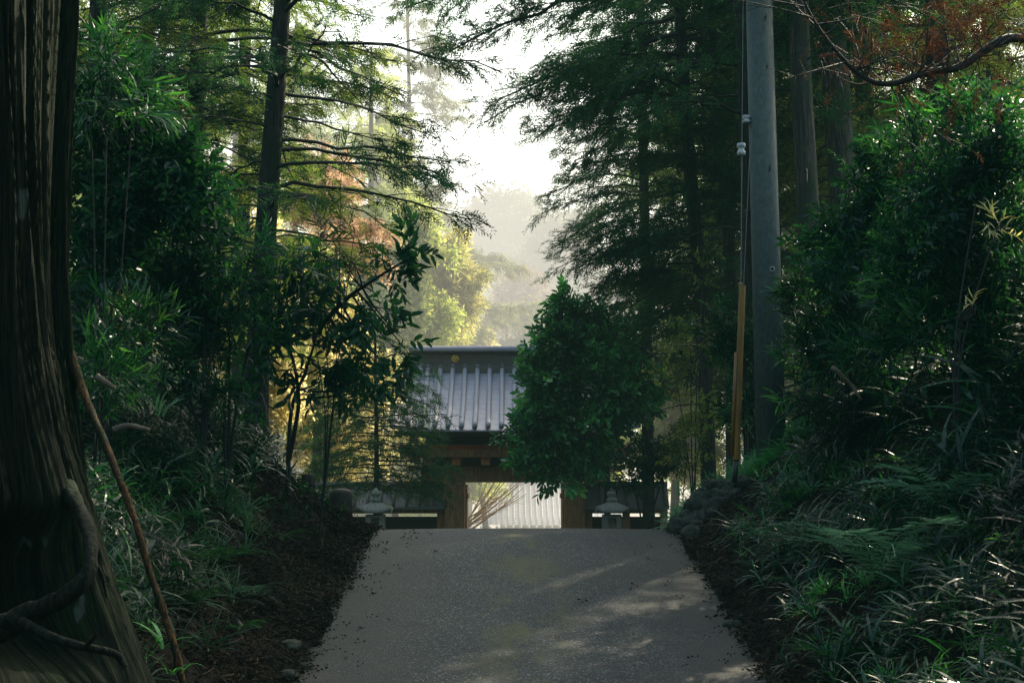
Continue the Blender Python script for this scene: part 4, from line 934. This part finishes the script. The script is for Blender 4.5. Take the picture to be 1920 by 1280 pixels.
# ================================================================== POLE, GUY, WIRES
zb = gzp(872, 17); px0, px1 = gx(1446, 17), gx(1435, 17); zt = gzp(-80, 17)
pole = thing('utility_pole', (px0, 17, zb - .3), 'tall pale concrete utility pole standing in the right bank grass', 'utility pole')
b = MB(); b.tube([(px0, 17, zb - .5), (px1, 17, zt)], [.182, .158], 40, cap=True); b.build('pole', M['concrete'], pole)
def on_pole(py, dx=0, r=.0):
    z = gzp(py, 17); t_ = (z - zb) / (zt - zb); return np.array([px0 + (px1 - px0) * t_ + dx, 17 - (.182 + (.158 - .182) * t_) * math.sqrt(max(0, 1 - (dx / .17) ** 2)) + r, z])
for py in (40, 132, 320):
    c_ = on_pole(py, .045); b = MB(); b.tube([c_ + [0, .02, 0], c_ + [0, -.004, 0]], .016, 10, cap=True); b.tube([c_ + [-.012, -.003, -.05], c_ + [.014, -.003, .045]], .006, 6, cap=True); b.build('step_socket', M['iron'], pole)
c_ = on_pole(508, .035); b = MB(); th = np.linspace(0, 2 * pi, 17); b.tube([c_ + [.026 * math.cos(a), -.004, .026 * math.sin(a)] for a in th], .006, 6); b.build('earth_ring', M['porcelain'], pole)
b = MB(); b.tube([c_ + [0, .01, 0], c_ + [0, -.002, 0]], .021, 12, cap=True); b.build('plug', M['iron'], pole)
b = MB(); xi = gx(1407, 17); zi = gzp(226, 17)
V = [(.012, -.05), (.05, -.045), (.055, -.02), (.03, 0), (.055, .02), (.05, .045), (.012, .05)]
b.lathe((xi, 16.95, zi), V, 16); b.build('insulator', M['porcelain'], pole)
b = MB(); b.tube([(xi + .03, 16.96, zi), (xi + .14, 16.98, zi)], .01, 6, cap=True); b.build('insulator_arm', M['iron'], pole)
gy = 16.4; guy = thing('guy_wire', (gx(1376, gy), gy, gzp(886, gy)), 'guy wires with white insulator and mustard yellow guard beside the pole', 'guy wire')
b = MB(); g0, g1_ = P(1380, 862, gy), P(1392, 536, gy + .1)
b.tube([g0, g1_], [.040, .038], 18, cap=False); b.tube([g1_ - [0, 0, .0], g1_ + [0, 0, .002]], [.038, .001], 18)
b.tube([P(1372, 855, gy - .02), P(1380, 660, gy + .04)], [.018, .018], 10, cap=True)
o = b.build('guard', M['yellow'], guy)
b = MB(); b.tube([P(1377, 905, gy - .02), P(1380, 862, gy)], [.030, .032], 12, cap=True); b.build('anchor_rod', M['iron'], guy)
b = MB(); b.tube([P(1389, 540, gy + .1), P(1391, 292, gy + .18)], .0065, 6); b.tube([P(1391, 268, gy + .18), P(1394, -60, gy + .3)], .005, 6); b.tube([P(1394, 540, gy + .1), P(1405, 300, gy + .3), P(1412, 230, gy + .5)], .0045, 6); b.build('cable', M['wire'], guy)
b = MB(); c_ = P(1390, 280, gy + .18); b.lathe(c_ - [0, 0, .075], [(.02, 0), (.048, .008), (.050, .05), (.036, .06), (.036, .09), (.052, .10), (.050, .145), (.022, .152)], 16); b.build('strain_insulator', M['porcelain'], guy)
b = MB(); p0, p1 = P(470, -25, 14), P(150, 260, 16); b.tube(bez(p0, (p0 + p1) / 2 - [0, 0, .05], p1, 14), .006, 6); tag(b.build('overhead_cable', M['wire']), 'thin pale cable slanting through the upper left foliage', 'cable')

# ================================================================== STONE WALL
wall = thing('stone_wall', (2.15, 15.9, gz(2.1, 15.9)), 'low wall of stacked rounded boulders at the right road edge', 'stone wall')
_ico = None
def pebble(mb, c, r, sq=(1, 1, .8), seed=0, rot=0, n=20):
    th = np.linspace(0, 2 * pi, n, endpoint=False); ph = np.linspace(0, pi, n // 2 + 2)[1:-1]
    T_, Pp = np.meshgrid(th, ph); d = np.stack([np.sin(Pp) * np.cos(T_), np.sin(Pp) * np.sin(T_), np.cos(Pp)], -1).reshape(-1, 3)
    d = np.vstack([d, [0, 0, 1], [0, 0, -1]])
    rr = r * (.62 + .55 * vn(d * 1.5 + seed * 7.1) + .22 * vn(d * 4.5 + seed * 3.3))
    V = d * rr[:, None] * np.asarray(sq); ca, sa = math.cos(rot), math.sin(rot)
    V = np.stack([V[:, 0] * ca - V[:, 2] * sa, V[:, 1], V[:, 0] * sa + V[:, 2] * ca], 1) + c
    m_ = len(ph); i = np.arange(m_ - 1)[:, None] * n; j = np.arange(n)[None]; k = (j + 1) % n
    jj = np.arange(n); kk = (jj + 1) % n
    mb.add(V, np.stack([i + j, i + n + j, i + n + k, i + k], -1).reshape(-1, 4), .5, np.vstack([np.stack([jj, kk, np.full(n, m_ * n)], 1), np.stack([(m_ - 1) * n + kk, (m_ - 1) * n + jj, np.full(n, m_ * n + 1)], 1)]))
q = 0
for row in range(6):
    for k in range(8):
        px = 1268 + k * 19 + row * 9 + rng.uniform(-5, 5); py = 1006 - row * 19 + k * 4.0 * (row == 0) + rng.uniform(-4, 4)
        if px > 1400 - max(0, 2 - row) * 22 or (row > 3 and k < 1): continue
        Yd = 16.3 - .06 * k + .10 * row
        c_ = P(px, py + (12 if row == 0 else 0), Yd); b = MB(); pebble(b, c_, rng.uniform(.09, .125), (1.1, 1.0, rng.uniform(.75, 1.2)), q, rng.uniform(-.7, .7)); b.build('boulder', M['rock'], wall); q += 1
for px, py, r in ((1302, 1010, .15), (1345, 1000, .14), (1366, 1012, .15)):
    b = MB(); pebble(b, P(px, py, 15.7), r, (.8, .9, 1.1), q, .4); b.build('boulder', M['rock'], wall); q += 1
# loose road-edge stones
for px, py, Y, r, lab in ((575, 1218, 11.0, .052, 'round grey stone at the left road edge nearest the camera'), (550, 1192, 11.4, .075, 'darker stone tucked into litter behind the round grey one'), (548, 1256, 10.7, .065, 'flat dark stone at the lower left road edge'),
                          (1368, 1150, 12.2, .07, 'pale stone in the soil on the right road edge'), (1382, 1090, 13.2, .045, 'small stone in the right bank soil')):
    x = gx(px, Y); b = MB(); pebble(b, np.array([x, Y, gz(x, Y) + r * .35]), r, (1.3, 1, .75), r * 100); tag(b.build('stone', M['rock']), lab, 'stone', 'loose stones at the road edge')

# ================================================================== GROUND COVER
def cover(name, lab, cat, region, n, tm, mt, S, up=1., lean=(0, 0), dens=None, dz=0, v=(0, 1), Srange=(.6, 1.25)):
    x0, x1, y0, y1 = region; xx = rng.uniform(x0, x1, n); yy = rng.uniform(y0, y1, n)
    k = dens(xx, yy) > rng.random(n); xx = xx[k]; yy = yy[k]; zz_ = ground(xx, yy) + dz
    D = np.stack([lean[0] + rng.normal(size=len(xx)) * .28, lean[1] + rng.normal(size=len(xx)) * .28, np.full(len(xx), up)], 1)
    b = MB(); scatter(b, tm, np.stack([xx, yy, zz_], 1), D, rng.uniform(-3, 3, len(xx)), rng.uniform(*Srange, len(xx)) * S, v[0], v[1])
    return tag(b.build(name, M[mt], None, False), lab, cat, kind='stuff')
def uR(x, y): return x - eR(y)
def uL(x, y): return eL(y) - x
cover('bamboo_grass', 'arching bamboo grass covering the right bank', 'bamboo grass', (2.0, 9.5, 7.5, 24), 19000, TSa + TSs, 'sasa', .86, lean=(-.35, -.1),
      dens=lambda x, y: np.clip((uR(x, y) - .06 - .35 * vn2(x, y, 1.5, 3)) * 2.2, 0, 1) * np.clip((vn2(x, y, 1.4, 8) - .27) * 2.4, .04, 1) * ~((x < 3.0) & (y > 14.6) & (y < 17.2)), v=(0, .85))
cover('tall_bamboo_grass', 'taller bamboo grass at the top of the right bank', 'bamboo grass', (3.6, 10, 11.5, 23), 4600, TSa, 'sasa', 1.5, lean=(-.3, -.15), dens=lambda x, y: np.clip((uR(x, y) - 1.6) * 1.2, 0, 1) * (.3 + .9 * vn2(x, y, .9, 5)), Srange=(.7, 1.3))
cover('lush_grass', 'bright green grass spilling towards the road beyond the boulder wall', 'grass', (1.95, 3.6, 16.6, 21.5), 2600, TG, 'lush', 1.0, lean=(-.5, -.2), dens=lambda x, y: np.clip((uR(x, y) - .02) * 4, 0, 1))
cover('verge_grass', 'thin grass tufts above the soil of the right verge', 'grass', (2.1, 3.6, 9, 16), 900, TG, 'lush', .62, lean=(-.4, -.2), dens=lambda x, y: np.clip((uR(x, y) - .3) * 1.3, 0, .75) * (vn2(x, y, 2.2, 1) > .45))
cover('bamboo_grass', 'sparse bamboo grass covering the upper left bank', 'bamboo grass', (-9, -2.3, 9.5, 23), 9000, TSa, 'sasa', .95, lean=(.35, -.1),
      dens=lambda x, y: np.clip((uL(x, y) - .62 - .5 * vn2(x, y, 1.2, 3)) * 1.6, 0, 1) * (.3 + .9 * vn2(x, y, 1.1, 18)))
cover('verge_grass', 'sedge tufts hanging between the huge roots and the leaf litter', 'grass', (-3.8, -2.0, 9.2, 14.5), 700, TG, 'fern', .9, lean=(.5, -.3), dens=lambda x, y: np.clip((uL(x, y) - .55) * 1.5, 0, .8) * (vn2(x, y, 1.8, 4) > .42))
cover('ground_ivy', 'small leafy ground cover along the left bank crest', 'ground cover', (-5.5, -1.8, 15, 21), 1800, TS, 'sasa', .45, lean=(.3, 0), dens=lambda x, y: np.clip((uL(x, y) - .15) * 1.5, 0, 1) * (vn2(x, y, 1.8, 14) > .45) * ((x < -3.0) | (y < 16.6)))
# litter: dead leaves and twigs
b = MB()
def litter_tmpl():
    ps = []
    for _ in range(7):
        V, F = leaf6(rng.uniform(.025, .07), rng.uniform(.012, .035), rng.uniform(-.6, .8), rng.uniform(-.4, .6)); a = rng.uniform(0, 6.3)
        ps.append((V, F, (rng.normal() * .03, rng.normal() * .06, rng.normal() * .06), (rng.uniform(-.3, .4), math.cos(a), math.sin(a)), rng.uniform(-.8, .8), rng.random()))
    return compose(ps)
TL = [litter_tmpl() for _ in range(8)]
n = 19000; xx = np.concatenate([rng.uniform(-5, -1.55, n), rng.uniform(1.85, 4, n // 2)]); yy = rng.uniform(7.5, 19.5, len(xx))
u = np.maximum(uL(xx, yy), uR(xx, yy)); k = (u > -.06) & (rng.random(len(u)) < np.clip(1.15 - np.abs(u) * .30, .15, 1)); xx = xx[k]; yy = yy[k]
D = np.tile([0., 0, 1.], (len(xx), 1)) + rng.normal(size=(len(xx), 3)) * .15
scatter(b, TL, np.stack([xx, yy, np.maximum(ground(xx, yy), np.where(u[k] < .12, road_z(yy), -9)) + .012], 1), D, rng.uniform(-3, 3, len(xx)), rng.uniform(.35, .95, len(xx)), 0, 1)
tag(b.build('leaf_litter', M['litter'], None, False), 'dead leaves lying on both banks beside the road', 'leaf litter', kind='stuff')
b = MB()
n = 1500
for _ in range(n):
    left = rng.random() < .75; y = rng.uniform(8.5, 18); x = (eL(y) - rng.exponential(.6) - .03) if left else eR(y) + rng.exponential(.4) + .03
    a = rng.uniform(0, pi); L = rng.uniform(.06, .42); e = np.array([math.cos(a) * L, math.sin(a) * L]); p = []
    for s_ in (0, .5, 1): qx, qy = x + e[0] * (s_ - .5), y + e[1] * (s_ - .5); p.append((qx, qy, float(max(gz(qx, qy), -9)) + .015 + .03 * rng.random()))
    b.tube(p, rng.uniform(.0015, .006), 3, rng.random())
tag(b.build('fallen_twigs', M['litter']), 'thin fallen twigs scattered over both banks', 'twigs', kind='stuff')
b = MB(); n = 170; yy = rng.uniform(8.5, 16.8, n); sd = rng.random(n) < .65
xx = np.where(sd, eL(yy) + rng.exponential(.18, n), eR(yy) - rng.exponential(.22, n))
scatter(b, [litter_tmpl() for _ in range(3)], np.stack([xx, yy, road_z(yy) + .022], 1), np.tile([0., 0, 1.], (n, 1)), rng.uniform(-3, 3, n), rng.uniform(.25, .55, n), 0, .5)
tag(b.build('road_debris', M['litter'], None, False), 'specks of dead leaf scattered along the asphalt margins', 'debris', kind='stuff')

# ferns: each a rosette of pinnate fronds
def frond_t(L=.5, W=.16, n=19):
    ps = []
    for k in range(n):
        s_ = (k + .7) / n; w = W * math.sin(pi * min(1, s_ * .86 + .14)) ** .8
        for sd in (-1, 1):
            V, F = quad_leaf(max(.012, w), .017 * (1.1 - s_ * .5)); ps.append((V, F, (L * s_, 0, L * (.45 * s_ - .75 * s_ * s_)), (.45, sd, rng.uniform(-.3, .05)), rng.uniform(-.5, .5), rng.random()))
    V, F = quad_leaf(L, .006)
    s_ = np.linspace(0, 1, 6); Vr = np.concatenate([np.stack([L * s_, .003 + 0 * s_, L * (.45 * s_ - .75 * s_ * s_)], 1), np.stack([L * s_, -.003 + 0 * s_, L * (.45 * s_ - .75 * s_ * s_)], 1)])
    i = np.arange(5); ps.append((Vr, np.stack([i, i + 1, i + 7, i + 6], 1), (0, 0, 0), (1, 0, 0), 0, .2))
    return compose(ps)
TF = [frond_t() for _ in range(3)]
def fern(px, Y, n, S, mt, lab, az=(0, 6.28), rise=.35, dz=0):
    x = gx(px, Y); z = gz(x, Y) + dz; t = thing('fern', (x, Y, z), lab, 'fern', 'ferns on the banks')
    for q in range(n):
        a = az[0] + (az[1] - az[0]) * (q + rng.random() * .6) / n; b = MB()
        scatter(b, TF, np.array([[x, Y, z]]), np.array([[math.cos(a), math.sin(a), rise + rng.uniform(-.15, .2)]]), np.array([rng.uniform(-.25, .25)]), np.array([S * rng.uniform(.8, 1.15)]))
        b.build('frond', M[mt], t, False)
fern(1640, 11.0, 9, 1.75, 'fern_pale', 'large pale fern arching on the right bank', (2.3, 6.9), .62, .16)
fern(1760, 11.5, 7, 1.5, 'fern_pale', 'pale fern right of the large one on the right bank', (2.3, 6.9), .62, .14)
fern(1480, 12.4, 6, .7, 'fern', 'small green fern low on the right bank', (2.4, 6.8))
fern(470, 12.2, 7, .8, 'fern_pale', 'grey green fern low on the left bank above the litter', (-3.0, .6), .45)
fern(415, 12.5, 8, .9, 'fern', 'green fern halfway up the left bank', (-3, .6), .5)
fern(400, 13.6, 8, 1.0, 'fern', 'spreading fern high on the left bank under the bamboo thicket', (-3, .6), .5)
fern(330, 11.8, 7, 1.0, 'fern', 'fern right behind the root painted sunlit amber', (-3, .6), .5)
for q, (px, Y, S, lab) in enumerate(((250, 10.6, .8, 'dark fern in the gap beside the front huge trunk'), (350, 10.9, .75, 'dark fern left of the grey green one'), (520, 14.2, .7, 'dark fern high on the left bank by the forked tree foot'), (300, 12.6, 1.0, 'dark fern under the narrow leaved bamboo'), (455, 11.2, .5, 'small dark fern low in the left litter'))):
    fern(px, Y, 8, S, 'fern', lab, (-3.0, .8), .5)
for q, (px, Y, S, lab) in enumerate(((1560, 10.4, .8, 'dark fern below the large pale one'), (1700, 12.6, 1.0, 'dark fern above the large pale one'), (1500, 14.0, .8, 'dark fern near the utility pole foot'), (1850, 10.8, 1.1, 'dark fern at the lower right frame edge'))):
    fern(px, Y, 8, S, 'fern', lab, (2.3, 6.9), .5)
fern(620, 17.6, 6, .45, 'lush', 'little bright fern by the marker stone', (-3, .6), .5)
# strap-leaved plants
def strap(px, py, Y, n, L, W, mt, lab):
    p = P(px, py, Y); z = max(p[2], gz(p[0], Y)) if py is None else p[2]; b = MB()
    scatter(b, [t_tuft(L, W, n)], np.array([[p[0], Y, p[2]]]), np.array([[.1, -.1, 1.]]), np.array([0.]), np.array([1.]))
    tag(b.build('strap_leaf_plant', M[mt], None, False), lab, 'plant', 'strap leaved plants')
strap(306, 1215, 9.0, 9, .30, .022, 'lush', 'bright strap leaved plant by the foot of the huge roots')
strap(320, 1262, 8.6, 6, .26, .018, 'lush', 'lowest strap leaved plant by the huge roots')
strap(300, 780, 11.5, 8, .45, .02, 'fern_pale', 'pale strap leaved plant high on the left bank')
strap(1275, 930, 17.2, 10, .4, .016, 'lush', 'strap leaved plant above the boulder wall')
# fallen pale branches
for pts, r, lab in (([(180, 705), (200, 718), (215, 728)], .03, 'pale broken branch stub beside the second huge trunk'), ([(212, 806), (240, 798), (280, 806)], .03, 'pale fallen log piece behind the root painted sunlit amber'), ([(445, 1165), (460, 1185), (478, 1212)], .02, 'bare brown stick on the left bank litter'), ([(1560, 688), (1595, 720), (1615, 750)], .022, 'broken brown branch leaning in the right bank grass')):
    Y = 11.2 if pts[0][0] < 600 else 13.6
    b = MB(); b.tube(smooth_path([P(a, c_, Y) for a, c_ in pts], 10), np.linspace(r, r * .6, 10), 8, cap=True); tag(b.build('fallen_branch', plain('pale_dead_wood', (.08, .06, .04), (.18, .14, .09), 12)), lab, 'branch')

# ================================================================== GLOWING HAZE AND TONE LIFTS, SKY, SUN
def haze(name, y0, y1, dens, emit, colr, lab):
    m, nt, out = mat(name)
    ab_ = N(nt, 'ShaderNodeVolumeAbsorption', i_Density=dens); ab_.inputs[0].default_value = (0, 0, 0, 1)
    em = N(nt, 'ShaderNodeEmission', i_Strength=emit); em.inputs[0].default_value = C4(colr)  # glow put into the volume for light the haze would scatter
    ad_ = nt.nodes.new('ShaderNodeAddShader'); nt.links.new(ab_.outputs[0], ad_.inputs[0]); nt.links.new(em.outputs[0], ad_.inputs[1]); nt.links.new(ad_.outputs[0], out.inputs['Volume'])
    b = MB(); b.box(-180, 180, y0, y1, -12, 32); tag(b.build('haze', m, None, False), lab, 'haze', kind='stuff')
haze('valley_haze', 33.9, 330, HZ[0], HZ[1], (1, .95, .82), 'bright haze filling the valley behind the gate')
haze('lane_tone_lift', -6, 16.99, .0004, HZ[2], (.28, 1, .88), 'faint teal glow added to lift the dark tones of the lane')  # added glowing volume, tints and lifts the blacks near the camera
haze('grove_veil_glow', 17, 33.89, .001, HZ[3], (.75, 1, .86), 'thin pale glow added to veil the grove around the gate')  # added glowing volume, lifts the canopy darks like a bloom veil
SUN_AZ, SUN_EL = R(34), R(40)
w = bpy.data.worlds.new('World'); sc.world = w; w.use_nodes = True; nt = w.node_tree; bg = nt.nodes['Background']
sky = nt.nodes.new('ShaderNodeTexSky'); sky.sky_type = 'NISHITA'; sky.sun_disc = False; sky.sun_elevation = SUN_EL; sky.sun_rotation = SUN_AZ; sky.dust_density = 5; sky.air_density = 1.2
nt.links.new(mixc(nt, 1, sky.outputs[0], (.92, 1.01, .95), 'MULTIPLY'), bg.inputs[0]); bg.inputs[1].default_value = SKY
sd = Vector((math.sin(SUN_AZ) * math.cos(SUN_EL), math.cos(SUN_AZ) * math.cos(SUN_EL), math.sin(SUN_EL)))
ld = bpy.data.lights.new('sun', 'SUN'); ld.energy = SUN; ld.angle = R(.5); ld.color = (1, .88, .66)
lo = bpy.data.objects.new('sun', ld); col.objects.link(lo); lo.rotation_euler = sd.to_track_quat('Z', 'Y').to_euler(); lo.location = (20, 20, 40)
sc.view_settings.view_transform = 'Standard'; sc.view_settings.look = 'None'; sc.view_settings.exposure = 0
cy = sc.cycles; cy.max_bounces = 5; cy.diffuse_bounces = 3; cy.glossy_bounces = 2; cy.transmission_bounces = 3; cy.volume_bounces = 0; cy.transparent_max_bounces = 6
cy.use_denoising = True; cy.sample_clamp_indirect = 4; cy.caustics_reflective = False; cy.caustics_refractive = False
